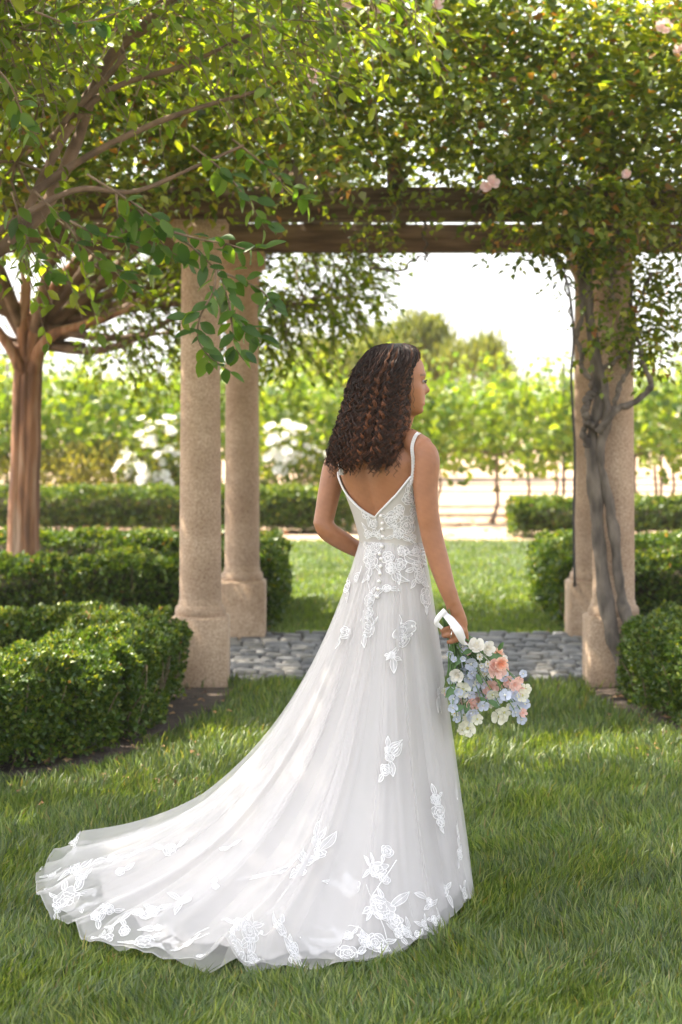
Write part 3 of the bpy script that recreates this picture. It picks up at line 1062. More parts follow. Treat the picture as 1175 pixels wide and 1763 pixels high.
# ------------------------------------------------------------------ far shrubs, vineyard, trees
def blob_shrub(name, label, ells, n, leaf, cols, cat='shrub', tpl=T2, mat=M_box, base=None):
    root = empty(name, (ells[0][0], ells[0][1], 0))
    tag(root, label, cat)
    p, d = inside(ells, n, .45)
    p += norm(d) * (snoise(p, 12, .9) * .08)[:, None]
    ok = p[:, 2] > .05
    p, d = p[ok], d[ok]
    m = len(p)
    mb = MB()
    L = leaf * (.7 + .6 * rng.random(m))
    leaves(mb, tpl, p, d * .7 + rdir(m) * .7 + [0, 0, .3], rdir(m) + d * .4 + [0, 0, .3], L, L * .6, pal(m, cols))
    tag(mb.obj('foliage', mat, root), kind='stuff')
    tw = MB()
    for _ in range(14):
        b = np.array([ells[0][0] + rng.normal() * .08, ells[0][1] + rng.normal() * .08, 0]); t, _ = inside(ells, 1, .3)
        tw.tube(spline([b, (b + t[0]) / 2 + rng.normal(size=3) * .05, t[0]], 6), np.linspace(.016, .006, 6), 5, False)
    tw.obj('stems', M_twig, root)
    return root


blob_shrub('round_shrub', 'rounded golden-green shrub behind the low sunlit hedge', [(-3.35, 27.3, .45, 1.15, .8, .72, 2), (-4.3, 27.6, .4, .9, .8, .62, 1), (-2.9, 27.2, .4, .85, .7, .6, 1)], 9000, .08,
           [(.22, .21, .06), (.28, .26, .08), (.16, .17, .05), (.32, .28, .10)])
roseW = [blossom_mesh('white_blossom', [(.86, .84, .80), (.88, .87, .83), (.84, .80, .70)], (6, 5, 4), 1, .4, M_petal, seed=s) for s in range(3)]


def rose_bush(label, cx, cy, w, h, nf):
    b = blob_shrub('rose_bush', label, [(cx, cy, h * .5, w, .5, h * .5, 2), (cx + .2, cy, h * .35, w * 1.1, .5, h * .35, 1)], 2600, .075,
                   [(.10, .16, .035), (.15, .20, .05), (.07, .12, .03), (.20, .2, .07)], 'rose bush', T4, M_rose)
    for _ in range(nf):
        d = rdir(1)[0]; d[1] = -abs(d[1])
        if d[2] < -.3: d[2] *= -.5
        c = np.array([cx, cy, h * .5]) + d * np.array([w, .5, h * .52]) * rng.uniform(.8, 1.05)
        for _k in range(int(rng.integers(1, 4))):
            put(roseW[int(rng.integers(3))], 'blossom', c + rng.normal(size=3) * [.06, .03, .05], rng.uniform(.055, .09), (d[0], d[1] - .4, d[2] + .5), b)


rose_bush('white rose bush in bloom beyond the front granite column', -2.42, 26.75, .50, 1.42, 26)
rose_bush('white rose bush in bloom between the rear granite column and the bride', -.75, 26.75, .48, 1.40, 24)

VINEC = [(.15, .23, .03), (.21, .28, .035), (.08, .15, .028), (.28, .32, .05)]


def vine_mesh(seed):
    r = np.random.default_rng(seed)
    n = 950
    x = r.uniform(-1.02, 1.02, n)
    hang = .78 + .15 * np.cos(x * 3.1 * 2) + .10 * r.normal(size=n)
    topz = 1.95 + .12 * np.sin(x * 5 + seed) + .1 * r.normal(size=n)
    z = hang + (topz - hang) * r.random(n) ** .85
    y = r.normal(size=n) * .24
    sh = 90
    sx = r.uniform(-1, 1, 7)
    k = r.integers(0, 7, sh); tt = r.random(sh)
    x = np.concatenate([x, sx[k] + tt * .1 * r.normal(size=sh)]); y = np.concatenate([y, r.normal(size=sh) * .1]); z = np.concatenate([z, 1.9 + .55 * tt])
    p = np.stack([x, y, z], 1)
    m = len(p)
    mb = MB()
    L = .125 * (.65 + .6 * r.random(m))
    L[n:] *= .65
    nm = rdir(m, r) + np.array([0, -.5, .6])
    leaves(mb, TV, p, rdir(m, r) + np.array([0, 0, -.5]), nm, L, L * 1.05, pal(m, VINEC, r=r))
    me = mb.mesh('foliage'); me.materials.append(M_vine)
    t = MB()
    pts = np.array([[-.06, 0, 0], [-.02, .01, .14], [.02, 0, .30], [.0, .02, .6], [.01, 0, .95]])
    t.tube(spline(pts, 14), np.interp(np.linspace(0, 1, 14), [0, .2, 1], [.045, .028, .02]), 7)
    for s in (-1, 1):
        t.tube(spline([[.01, 0, .93], [s * .35, .02, 1.0], [s * .95, 0, .98]], 10), np.linspace(.02, .012, 10), 6)
    me2 = t.mesh('trunk', True); me2.materials.append(M_limb)
    return me, me2


vm = [vine_mesh(i) for i in range(4)]
for row, (Y, x0, lab) in enumerate(((27.4, 2.14, 'grapevine in the vineyard row closest to the lawn, bright leaves on a slim trunk'),
                                    (29.8, 2.80, 'grapevine in the middle vineyard row behind the first row'),
                                    (32.4, 3.50, 'grapevine in the rearmost vineyard row'))):
    for k in range(-5, 4):
        x = x0 + 1.9 * k
        if row == 0 and k in (-3,): pass
        ro = empty('grape_vine', (x, Y, 0))
        tag(ro, lab, 'grapevine', ('grapevines of the first row', 'grapevines of the middle row', 'grapevines of the rear row')[row])
        a, b = vm[(k + row * 2) % 4]
        f = bpy.data.objects.new('foliage', a); COL.objects.link(f); f.parent = ro; f['kind'] = 'stuff'
        f.scale = (-1 if k % 2 else 1, 1, 1.0 + .05 * rng.normal())
        t = bpy.data.objects.new('trunk', b); COL.objects.link(t); t.parent = ro
    for j, zz in enumerate((.42, .98)):
        w = MB(); w.tube(spline([(-9, Y, zz), (-3, Y, zz - .02), (2, Y, zz + .01), (10, Y, zz)], 24), .010 if j == 0 else .004, 5)
        tag(w.obj('irrigation_line' if j == 0 else 'trellis_wire', M_twig), ('dark drip line' if j == 0 else 'thin training wire') + ' along the ' + ('first', 'middle', 'rear')[row] + ' vineyard row', 'drip line' if j == 0 else 'wire')
pm = MB(); pm.tube([(0, 0, 0), (0, 0, 2.2)], .022, 6)
pme = pm.mesh('trellis_post'); pme.materials.append(flat_mat('rusty_steel', (.06, .045, .04), .7))
for k, (x, y) in enumerate(((3.07, 27.45), (-.75, 27.45), (-4.6, 27.45), (4.8, 29.85), (.9, 29.85))):
    o = bpy.data.objects.new('trellis_post', pme); COL.objects.link(o); o.location = (x, y, 0)
    tag(o, 'thin rusty steel trellis post among the grapevines', 'post', 'trellis posts')

# feathery evergreen tree beyond the vineyard
def feather_tree(label, cx, Y, w, zt, zb, n, seed):
    r = np.random.default_rng(seed)
    root = empty('evergreen_tree', (cx, Y, 0)); tag(root, label, 'tree')
    st = MB(); mb = MB()
    for k in range(int(26 * w / 1.7)):
        a = r.uniform(0, 6.28); rr = math.sqrt(r.random())
        tip = np.array([cx + w * rr * math.cos(a), Y + 1.0 * rr * math.sin(a), zt - (zt - zb) * (.12 + .55 * rr ** 1.6 * r.uniform(.6, 1.15))])
        base = np.array([cx + r.normal() * .12, Y + r.normal() * .12, 0])
        mid = base * .45 + tip * .55; mid[2] = tip[2] * .5; mid[:2] = base[:2] * .45 + tip[:2] * .55
        st.tube(spline([base, mid, tip], 10), np.linspace(.05, .012, 10), 5, False)
        m = int(n / 26)
        p = tip + r.normal(size=(m, 3)) * [.19, .19, .17]
        L = .26 * (.6 + .7 * r.random(m))
        leaves(mb, T2, p, rdir(m, r) * .55 + [0, 0, .9], rdir(m, r), L, .05 + 0 * L, pal(m, [(.16, .20, .035), (.22, .25, .045), (.28, .29, .06), (.11, .14, .03)], r=r))
    st.obj('trunk', M_limb, root)
    tag(mb.obj('crown', M_pine, root), kind='stuff')


feather_tree('feathery evergreen tree rising behind the vineyard and the bride', 1.75, 44, 1.95, 3.45, 1.5, 9000, 1)
feather_tree('smaller feathery evergreen shrub tree left of the tall one behind the vineyard', -.55, 43, .75, 3.0, 1.5, 4500, 2)

# leaf litter on the soil beds and dry leaves
lt = MB()
for bed in (bedL, bedR):
    b = np.array(bed)
    n = 420
    p = np.stack([rng.uniform(b[:, 0].min(), b[:, 0].max(), n), rng.uniform(b[:, 1].min(), b[:, 1].max(), n), .014 + .012 * rng.random(n)], 1)
    leaves(lt, T4, p, rdir(n) * [1, 1, .2], rdir(n) * .5 + [0, 0, 1.0], .045 * (.5 + .8 * rng.random(n)), .026, pal(n, [(.30, .16, .08), (.22, .12, .06), (.40, .26, .14), (.16, .10, .06)]))
n = 260
p = np.stack([rng.uniform(-6, 6, n), rng.uniform(24, 28.5, n), .01 + .02 * rng.random(n)], 1)
leaves(lt, T4, p, rdir(n) * [1, 1, .2], rdir(n) * .5 + [0, 0, 1.0], .12, .09, pal(n, [(.42, .20, .09), (.5, .3, .16), (.3, .16, .08)]))
tag(lt.obj('fallen_leaves', M_dead), 'scattered dry brown leaves lying on the soil beds', 'fallen leaves', kind='stuff')
#PERSON#
# ------------------------------------------------------------------ the bride
PD = 6.48
PSI = math.radians(35)
LAT = np.array([math.cos(PSI), -math.sin(PSI), 0])      # towards her right
FWD = np.array([math.sin(PSI), math.cos(PSI), 0])       # the way she faces


def B(px, py, dy=0.0):
    return P(px, py, PD + dy)


person = empty('person', (.19, PD, 0))
tag(person, 'bride with long curly hair in a white lace wedding gown holding a bouquet', 'person')

# torso sections: z, centre px, lateral half width, half depth, depth offset of the centre
TS = np.array([
    [.86, 684, .105, .085, .0], [1.00, 680, .108, .085, .0], [1.08, 677, .104, .078, .0], [1.156, 675, .104, .074, .0], [1.245, 668, .112, .082, .0], [1.316, 662, .128, .092, .0],
    [1.39, 657, .146, .098, .0], [1.44, 655, .152, .090, .0], [1.475, 656, .128, .076, .005], [1.505, 662, .085, .062, .01], [1.53, 668, .056, .052, .015]])


def torso(phi, z, off=0.0):
    """phi = 0 at her back centre, growing towards her right"""
    z = np.asarray(z, float)
    c = hermite(z, TS[:, 0], TS[:, 1]); a = hermite(z, TS[:, 0], TS[:, 2]) + off; b = hermite(z, TS[:, 0], TS[:, 3]) + off
    dy_ = hermite(z, TS[:, 0], TS[:, 4])
    cx = (c - CX) / F * PD
    ca, sa = np.cos(phi), np.sin(phi)
    e = 2 / 2.3
    lx = a * np.sign(sa) * np.abs(sa) ** e
    ly = -b * np.sign(ca) * np.abs(ca) ** e
    # spine hollow on the back
    ly = ly + .012 * np.exp(-(lx / .022) ** 2) * (ca > 0)
    # shoulder blades
    ly = ly - .010 * np.exp(-((np.abs(lx) - .075) / .035) ** 2) * np.exp(-((z - 1.40) / .06) ** 2) * (ca > 0)
    x = cx + lx * LAT[0] + ly * FWD[0]
    y = PD + dy_ + lx * LAT[1] + ly * FWD[1]
    return np.stack(np.broadcast_arrays(x, y, z), -1)


bd = MB()


def closed_loft(mb, rings):
    m, n = rings.shape[:2]
    v = rings.reshape(-1, 3)
    i = np.arange(m - 1)[:, None] * n; j = np.arange(n)[None]; jn = (j + 1) % n
    q = np.stack([i + j, i + jn, i + n + jn, i + n + j], -1).reshape(-1, 4)
    v = np.vstack([v, rings[0].mean(0), rings[-1].mean(0)])
    t = [[m * n, (k + 1) % n, k] for k in range(n)] + [[m * n + 1, (m - 1) * n + k, (m - 1) * n + (k + 1) % n] for k in range(n)]
    mb.add(v, t=t, q=q)


ph = np.linspace(0, 2 * math.pi, 48, endpoint=False)
zz = np.linspace(.86, 1.53, 40)
closed_loft(bd, torso(ph[None], zz[:, None]))


def limb(pts, rad, n=16, k=24, ell=None, up=None):
    p = spline(pts, k)
    r = np.interp(np.linspace(0, 1, k), np.linspace(0, 1, len(rad)), rad)
    r = np.convolve(np.pad(r, 2, 'edge'), np.ones(5) / 5, 'valid')
    bd.tube(p, r, n, True, ell=ell, up=up)


# neck, trapezius and shoulders
limb([B(664, 770, .02), B(675, 745, .02), B(688, 718, .015), B(694, 690, .01)], [.062, .052, .047, .046])
limb([B(668, 752, .01), B(700, 757, -.06), B(728, 776, -.10)], [.042, .040, .046])
limb([B(664, 755, .02), B(620, 768, .07), B(588, 790, .10)], [.040, .038, .045])
# right arm, hanging
limb([B(722, 770, -.095), B(733, 790, -.105), B(733, 840, -.115), B(737, 885, -.12), B(742, 915, -.12)], [.040, .047, .040, .036, .034], k=30)
limb([B(739, 890, -.12), B(744, 922, -.12), B(757, 970, -.13), B(771, 1015, -.145), B(780, 1040, -.15)], [.034, .036, .034, .027, .0225], k=30)
# left arm, hand resting in front of the hip
limb([B(592, 784, .10), B(579, 803, .10), B(568, 845, .09), B(560, 885, .08), B(556, 905, .075)], [.040, .044, .038, .034, .033], k=30)
limb([B(556, 898, .075), B(566, 915, .075), B(598, 936, .10), B(628, 952, .13), B(645, 958, .15)], [.033, .034, .031, .024, .022], k=30)
limb([B(640, 956, .145), B(655, 966, .165), B(668, 975, .17)], [.024, .028, .018], ell=(.6, 1.3))
for k in range(4):
    limb([B(662, 964 + k * 6, .17), B(676, 970 + k * 6, .17), B(686, 976 + k * 6, .16)], [.009, .0085, .007], n=8, k=8)
# legs
for s in (-1, 1):
    h = np.array([(684 - CX) / F * PD, PD, .92]) + LAT * s * .05
    f = h.copy(); f[2] = .09
    limb([h, h + [0, 0, -.2], (h + f) / 2 + FWD * .01, f + [0, 0, .25], f], [.058, .058, .048, .044, .034], k=30)
    limb([f - FWD * .03 + [0, 0, -.0], f + FWD * .08 + [0, 0, -.05], f + FWD * .16 + [0, 0, -.065]], [.032, .030, .018], ell=(.8, 1.2))
# right hand: palm and five fingers closed round the stems
def hp(a, b, d): return B(a, b, -.15 + d)
limb([hp(773, 1018, .0), hp(780, 1040, 0), hp(785, 1056, .0)], [.026, .0228, .022], ell=(.85, 1.05), up=(0, 1, 0))
limb([hp(779, 1034, 0), hp(785, 1056, .0), hp(788, 1074, .004), hp(788, 1090, .006)], [.021, .025, .030, .024], ell=(.62, 1.15), up=(0, 1, 0))
fingers = [
    [(hp(797, 1074, .0)), (hp(802, 1090, .004)), (hp(803, 1102, .008)), (hp(801, 1112, .01))],                        # index, pointing down
    [(hp(795, 1084, -.01)), (hp(791, 1098, -.028)), (hp(779, 1104, -.034)), (hp(770, 1106, -.022))],                # middle
    [(hp(790, 1082, -.014)), (hp(783, 1090, -.034)), (hp(770, 1094, -.036)), (hp(762, 1095, -.022))],
    [(hp(784, 1076, -.014)), (hp(776, 1080, -.032)), (hp(765, 1084, -.034)), (hp(758, 1085, -.022))],
]
for i, f in enumerate(fingers):
    limb(f, [[.0105, .010, .0095, .0075], [.010, .010, .0095, .0075], [.010, .0095, .009, .007], [.009, .0085, .008, .0065]][i], n=10, k=14)
limb([hp(788, 1062, .015), hp(793, 1080, .026), hp(790, 1096, .03), hp(782, 1104, .028)], [.013, .012, .0105, .008], n=10, k=12)   # thumb behind

# head
HC = B(684, 655, .0)                      # centre of the skull
HA = math.radians(9)                      # yaw away from the picture plane
HF = np.array([math.cos(HA), math.sin(HA), 0])     # facing
HS = np.array([math.sin(HA), -math.cos(HA), 0])    # her right, towards the camera
u = 1 / 529.0
# profile table: py, front, back distance and half width (m) from the skull axis
HT = np.array([
    [596, .008, .022, .018], [600, .032, .050, .040], [608, .058, .070, .058], [618, .076, .083, .068], [632, .0880, .090, .0745], [645, .0915, .093, .0765], [656, .0890, .091, .0755],
    [667, .0885, .085, .0735], [678, .0885, .076, .070], [686, .0890, .066, .066], [694, .0885, .054, .061], [702, .0855, .042, .0545], [708, .0820, .03, .047], [713, .072, .015, .036], [717, .050, .002, .020]])
pys = np.linspace(596, 717, 70)
hphi = np.linspace(-math.pi, math.pi, 72, endpoint=False)
PY, PH = np.meshgrid(pys, hphi, indexing='ij')
fr = hermite(PY, HT[:, 0], HT[:, 1]); bk = hermite(PY, HT[:, 0], HT[:, 2]); wd = hermite(PY, HT[:, 0], HT[:, 3])
e = 2 / 2.25
fx = np.where(np.cos(PH) > 0, fr, bk) * np.sign(np.cos(PH)) * np.abs(np.cos(PH)) ** e
sx = wd * np.sign(np.sin(PH)) * np.abs(np.sin(PH)) ** e
front = np.cos(PH) > 0
g = lambda x, c, s: np.exp(-((x - c) / s) ** 2)
nose = np.interp(PY, [650, 655, 664, 671, 674, 678, 681], [0, .003, .014, .0245, .0235, .010, 0])
nw = np.interp(PY, [650, 662, 672, 680], [.010, .011, .0155, .017])
fx = fx + front * nose * np.exp(-(sx / nw) ** 2)
fx = fx + front * .0035 * g(PY, 646, 5) * np.exp(-(sx / .045) ** 4)                                   # brow
fx = fx - front * .0095 * g(PY, 657, 5.5) * g(np.abs(sx), .033, .016)                                 # eye sockets
fx = fx + front * .0075 * g(PY, 657.5, 3.6) * g(np.abs(sx), .032, .011)                               # lids
fx = fx + front * (.0065 * g(PY, 686.5, 3.0) + .0070 * g(PY, 695, 3.2) - .004 * g(PY, 690.7, 1.3)) * np.exp(-(sx / .020) ** 2)
fx = fx - front * .004 * g(PY, 701.5, 2.5) * np.exp(-(sx / .022) ** 2)
fx = fx + front * .006 * g(PY, 709, 5) * np.exp(-(sx / .022) ** 2)                                    # chin
sx = sx + np.sign(sx) * .003 * g(PY, 668, 9) * g(fx, .055, .03)                                       # cheekbone
Zc = CH - (PY - HY) / F * PD
hv = np.stack([HC[0] + fx * HF[0] + sx * HS[0], HC[1] + fx * HF[1] + sx * HS[1], Zc], -1)
closed_loft(bd, hv[::-1])
# ears
for s in (1, -1):
    c = HC + HF * .008 + HS * s * .074
    c[2] = CH - (668 - HY) / F * PD
    bd.tube(np.array([c + [0, 0, .026], c + [0, 0, .012] + HS * s * .010, c + [0, 0, -.008] + HS * s * .010, c + [0, 0, -.026]]), [.010, .016, .013, .007], 10, True, ell=(.5, 1))

tmp = bd.obj('body_source', None)
md = tmp.modifiers.new('r', 'REMESH'); md.mode = 'VOXEL'; md.voxel_size = .0048; md.adaptivity = 0
md = tmp.modifiers.new('s', 'SMOOTH'); md.factor = .5; md.iterations = 4
dg = bpy.context.evaluated_depsgraph_get()
bme = bpy.data.meshes.new_from_object(tmp.evaluated_get(dg))
bpy.data.objects.remove(tmp)
bme.name = 'body'
co = np.zeros(len(bme.vertices) * 3, np.float32); bme.vertices.foreach_get('co', co); co = co.reshape(-1, 3)
bme.polygons.foreach_set('use_smooth', np.ones(len(bme.polygons), bool))
skin = np.tile(np.array([.30, .128, .062]), (len(co), 1))
skin *= (1 + .09 * snoise(co, 5, 6.0) + .06 * snoise(co, 6, 22.0) + .05 * snoise(co, 9, 60.0))[:, None]
hl = co - HC
cf = hl @ HF; cs = hl @ HS; cpy = HY - (co[:, 2] - CH) * F / PD
face = (cf > .02) & (cpy < 716) & (cpy > 596)
lip = face * np.clip((g(cpy, 687, 3.6) + g(cpy, 695, 3.8)) * np.exp(-(cs / .024) ** 4) * (cf > .075), 0, 1)
skin = skin * (1 - lip[:, None]) + np.array([.36, .10, .08]) * lip[:, None]
brow = face * np.clip(g(cpy, 645.5 + (np.abs(cs) - .035) * 25, 1.9) * (np.abs(cs) > .012) * (np.abs(cs) < .058) * 1.0, 0, 1) * (cf > .045)
skin = skin * (1 - .8 * brow[:, None]) + np.array([.04, .022, .015]) * .8 * brow[:, None]
blush = face * g(cpy, 674, 9) * g(np.abs(cs), .045, .02) * .35
skin = skin * (1 - blush[:, None]) + np.array([.42, .16, .09]) * blush[:, None]
a = bme.color_attributes.new('Col', 'FLOAT_COLOR', 'POINT')
a.data.foreach_set('color', np.hstack([np.clip(skin, 0, 1), np.ones((len(co), 1))]).astype(np.float32).ravel())
M_skin = col_mat('skin', .46, .45, .12)
bme.materials.clear(); bme.materials.append(M_skin)
body = link('body', bme, None, person)

# eyes and lashes
for s in (1, -1):
    c = HC + HF * .0815 + HS * s * .032
    c[2] = CH - (657.5 - HY) / F * PD
    m = MB()
    t = np.linspace(0, math.pi, 9); aa = np.linspace(0, 2 * math.pi, 14, endpoint=False)
    dirn = norm(HF * .92 + HS * s * .38)
    sd = norm(np.cross([0, 0, 1.0], dirn)); upv = np.array([0, 0, 1.0])
    R = .0105
    v = (c + R * (np.cos(t)[:, None, None] * dirn + np.sin(t)[:, None, None] * (np.cos(aa)[None, :, None] * sd * 1.1 + np.sin(aa)[None, :, None] * upv * .62))).reshape(-1, 3)
    cc = np.repeat(np.where(t[:, None] < .95, np.array([[.03, .015, .01]]), np.array([[.40, .34, .30]])), 14, 0)
    i = np.arange(8)[:, None] * 14; j = np.arange(14)[None]
    m.add(v, q=np.stack([i + j, i + 14 + j, i + 14 + (j + 1) % 14, i + (j + 1) % 14], -1).reshape(-1, 4), c=cc)
    m.tube(spline([c + sd * .014 + dirn * .004 + [0, 0, .001], c + dirn * .0115 + [0, 0, .0066], c - sd * .014 + dirn * .004 + [0, 0, .001]], 8), .0017, 5, True, c=(.02, .012, .01))
    m.obj('eye', col_mat('eye', .2, .5), person, True)

# ------------------------------------------------------------------ hair
HE = np.array([  # py, left px, right px, depth centre offset, depth half size
    [590, 672, 692, .0, .010], [594, 652, 708, .0, .045], [600, 640, 717, .0, .070], [612, 626, 722, .0, .088], [625, 617, 719, -.003, .098], [640, 608, 713, -.006, .103], [660, 601, 709, -.012, .105],
    [680, 596, 706, -.020, .103], [700, 591, 704, -.032, .100], [720, 585, 702, -.046, .094], [740, 578, 700, -.060, .088], [760, 571, 697, -.072, .082], [780, 566, 694, -.080, .076], [800, 564, 690, -.085, .070], [815, 572, 684, -.088, .06]])


def hair_env(py, ang, rho):
    l = hermite(py, HE[:, 0], HE[:, 1]); r = hermite(py, HE[:, 0], HE[:, 2])
    dc = hermite(py, HE[:, 0], HE[:, 3]); dh = hermite(py, HE[:, 0], HE[:, 4])
    ca, sa = np.cos(ang), np.sin(ang)
    ca = np.sign(ca) * np.abs(ca) ** .68; sa = np.sign(sa) * np.abs(sa) ** .72
    Y = PD + dc + dh * rho * sa
    px = (l + r) / 2 + (r - l) / 2 * rho * ca
    return np.stack([(px - CX) / F * Y, Y, CH - (py - HY) / F * Y], -1)


hr = np.random.default_rng(17)
hm = MB()
# inner mass so no light shows through
pyv = np.linspace(591, 796, 40)
pa = np.linspace(0, 2 * math.pi, 40, endpoint=False)
ring = hair_env(pyv[:, None] + 0 * pa, pa[None] + 0 * pyv[:, None], .73 + 0 * pyv[:, None] * pa)
closed_loft(hm, ring[::-1])
nh0 = hm.n
hcol = [np.tile(np.array([[.010, .006, .004]]), (nh0, 1))]
hm.c = []
nst = 520
for s in range(nst):
    ang = hr.uniform(0, 2 * math.pi)
    if ang < math.pi and hr.random() < .5: ang = -ang % (2 * math.pi)
    rho = .80 + .21 * hr.random() ** .7
    start = 591 + (16 * hr.random() if hr.random() < .5 else 110 * hr.random())
    right = math.cos(ang) > .72
    end = 806 - 26 * abs(math.cos(ang) + .1) ** 2 + hr.normal() * 9
    if right: end = min(end, 785 - 50 * hr.random())
    if hr.random() < .22: end -= 70 * hr.random()
    end = min(max(end, start + 35), 822)
    m = 44 if end - start > 120 else 26
    py = np.linspace(start, end, m)
    drift = np.cumsum(hr.normal(size=m)) * .008
    amp = (.0032 + .0042 * hr.random()) * np.clip((py - 596) / 75, .22, 1)
    freq = 2 * math.pi / hr.uniform(13, 23)
    w = hr.uniform(0, 6.28) + (py + 3 * np.sin(py * .05 + s)) * freq * hr.choice([-1, 1])
    base = np.array([[.016, .008, .005], [.028, .012, .007], [.065, .026, .012], [.13, .052, .022]][int(hr.choice(4, p=[.40, .30, .18, .12]))])
    tipc = base * np.array([1.7, 1.5, 1.35])
    for q_ in range(3):
        c = hair_env(py, ang + drift + q_ * .012, np.full(m, rho) + .012 * q_)
        ph_ = w + .35 * q_
        am = amp * (1 + .15 * q_)
        c[:, 0] += am * np.cos(ph_); c[:, 1] += am * np.sin(ph_); c[:, 2] += am * .35 * np.sin(ph_ * .5)
        rad = np.full(m, .0012 + .0008 * hr.random()); rad[-6:] *= np.linspace(1, .4, 6)
        hm.tube(c, rad, 3, False)
        f = np.clip((py - 640) / 150, 0, 1)[:, None]
        hcol.append(np.repeat((base * (1 - f) + tipc * f) * (1 + .15 * hr.normal()), 3, 0))
# loose frizz at the outline and a curl before the cheek
for s in range(520):
    ang = hr.uniform(0, 2 * math.pi)
    start = hr.uniform(592, 790); m = 14
    py = np.linspace(start, min(start + hr.uniform(18, 45), 822), m)
    out = np.linspace(.97, 1.02 + .09 * hr.random(), m)
    if math.cos(ang) > .3 and start < 700: out = np.linspace(1.0, 1.02, m)
    c = hair_env(py, np.full(m, ang), out)
    w = hr.uniform(0, 6) + py * .45
    c[:, 0] += .005 * np.cos(w); c[:, 1] += .005 * np.sin(w)
    hm.tube(c, .0007, 3, False)
    hcol.append(np.tile(np.array([[.035, .017, .010]]), (m * 3, 1)))
for (xa, ya, xb, yb) in ((711, 630, 713, 703), (708, 640, 706, 725), (705, 650, 703, 735), (702, 700, 712, 742)):
    m = 40; t = np.linspace(0, 1, m)
    c = np.stack([((xa + (xb - xa) * t) - CX) / F * (PD - .085), np.full(m, PD - .085) + 0 * t, CH - ((ya + (yb - ya) * t) - HY) / F * (PD - .085)], 1)
    c[:, 0] += .0035 * np.sin(t * 26) * t; c[:, 1] += .0035 * np.cos(t * 26)
    hm.tube(c, .0009, 3, False)
    hcol.append(np.tile(np.array([[.035, .016, .009]]), (m * 3, 1)))
hm.c = hcol
M_hair = col_mat('dark_curls', .45, .28)
hair = hm.obj('hair', M_hair, person, True)

# ------------------------------------------------------------------ gown
dress = empty('dress', (.19, PD, 0)); dress.parent = person; dress.matrix_parent_inverse = parent_world(person).inverted()
dress['label'] = 'white gown with low V back, lace flowers and a long sheer train'
M_lining = cloth_mat('satin_lining', (.62, .59, .58), 1, .15)
M_tulle = cloth_mat('tulle', (.82, .80, .80), .34, .4)
M_tulle2 = cloth_mat('tulle_under', (.82, .80, .80), .34, .4)
M_bod = cloth_mat('bodice_mesh', (.53, .50, .47), 1, .1)
M_lace = cloth_mat('lace_thread', (.86, .85, .86), 1, .25)
M_lacef = cloth_mat('lace_fill', (.80, .785, .80), .48, .3)
M_pearl = flat_mat('satin_button', (.82, .79, .77), .3)

WC = np.array([(675 - CX) / F * PD, PD])
hem = np.array([(.236, -.20), (.17, -.35), (.10, -.57), (-.01, -.74), (-.145, -.845), (-.293, -.85), (-.40, -.93), (-.468, -.97), (-.589, -.87), (-.693, -.80), (-.891, -.68), (-.98, -.45),
                (-1.065, -.33), (-1.155, -.01), (-1.185, .23), (-1.12, .46), (-.95, .72), (-.72, .80), (-.4, .72), (0, .6), (.19, .37), (.245, .12), (.25, -.05)])
hem[:, 1] = np.where(hem[:, 1] < -.3, hem[:, 1] * 1.10 , hem[:, 1])
hem = np.vstack([hem, hem[:1]])
hs = np.concatenate([[0], np.cumsum(np.linalg.norm(np.diff(hem, axis=0), axis=1))]); HLEN = hs[-1]
hth = np.unwrap(np.arctan2(hem[:, 1], hem[:, 0])); hR = np.linalg.norm(hem, axis=1)
_uu = np.linspace(0, 1, 721)
_th = np.interp(_uu * HLEN, hs, hth); _R = np.interp(_uu * HLEN, hs, hR)
def _sm(x, per):
    k = np.hanning(23); k /= k.sum()
    y = np.concatenate([x[-40:-1] - per, x, x[1:40] + per])
    return np.convolve(y, k, 'same')[39:-39]
_th = _sm(_th, _th[-1] - _th[0]); _R = _sm(_R, 0)
# the spots where the hem is lifted off the grass (photo px on the ground)
def u_of(px, py):
    g0 = G(px, py)[:2] - WC
    a0 = math.atan2(g0[1], g0[0])
    d = np.abs((_th - a0 + math.pi) % (2 * math.pi) - math.pi)
    return _uu[int(np.argmin(d))]
LIFT = [(u_of(468, 1660), .115, .013), (u_of(150, 1625), .03, .012), (u_of(720, 1640), .02, .015), (u_of(300, 1665), .03, .02), (u_of(790, 1580), .03, .02), (u_of(600, 1668), .012, .015)]


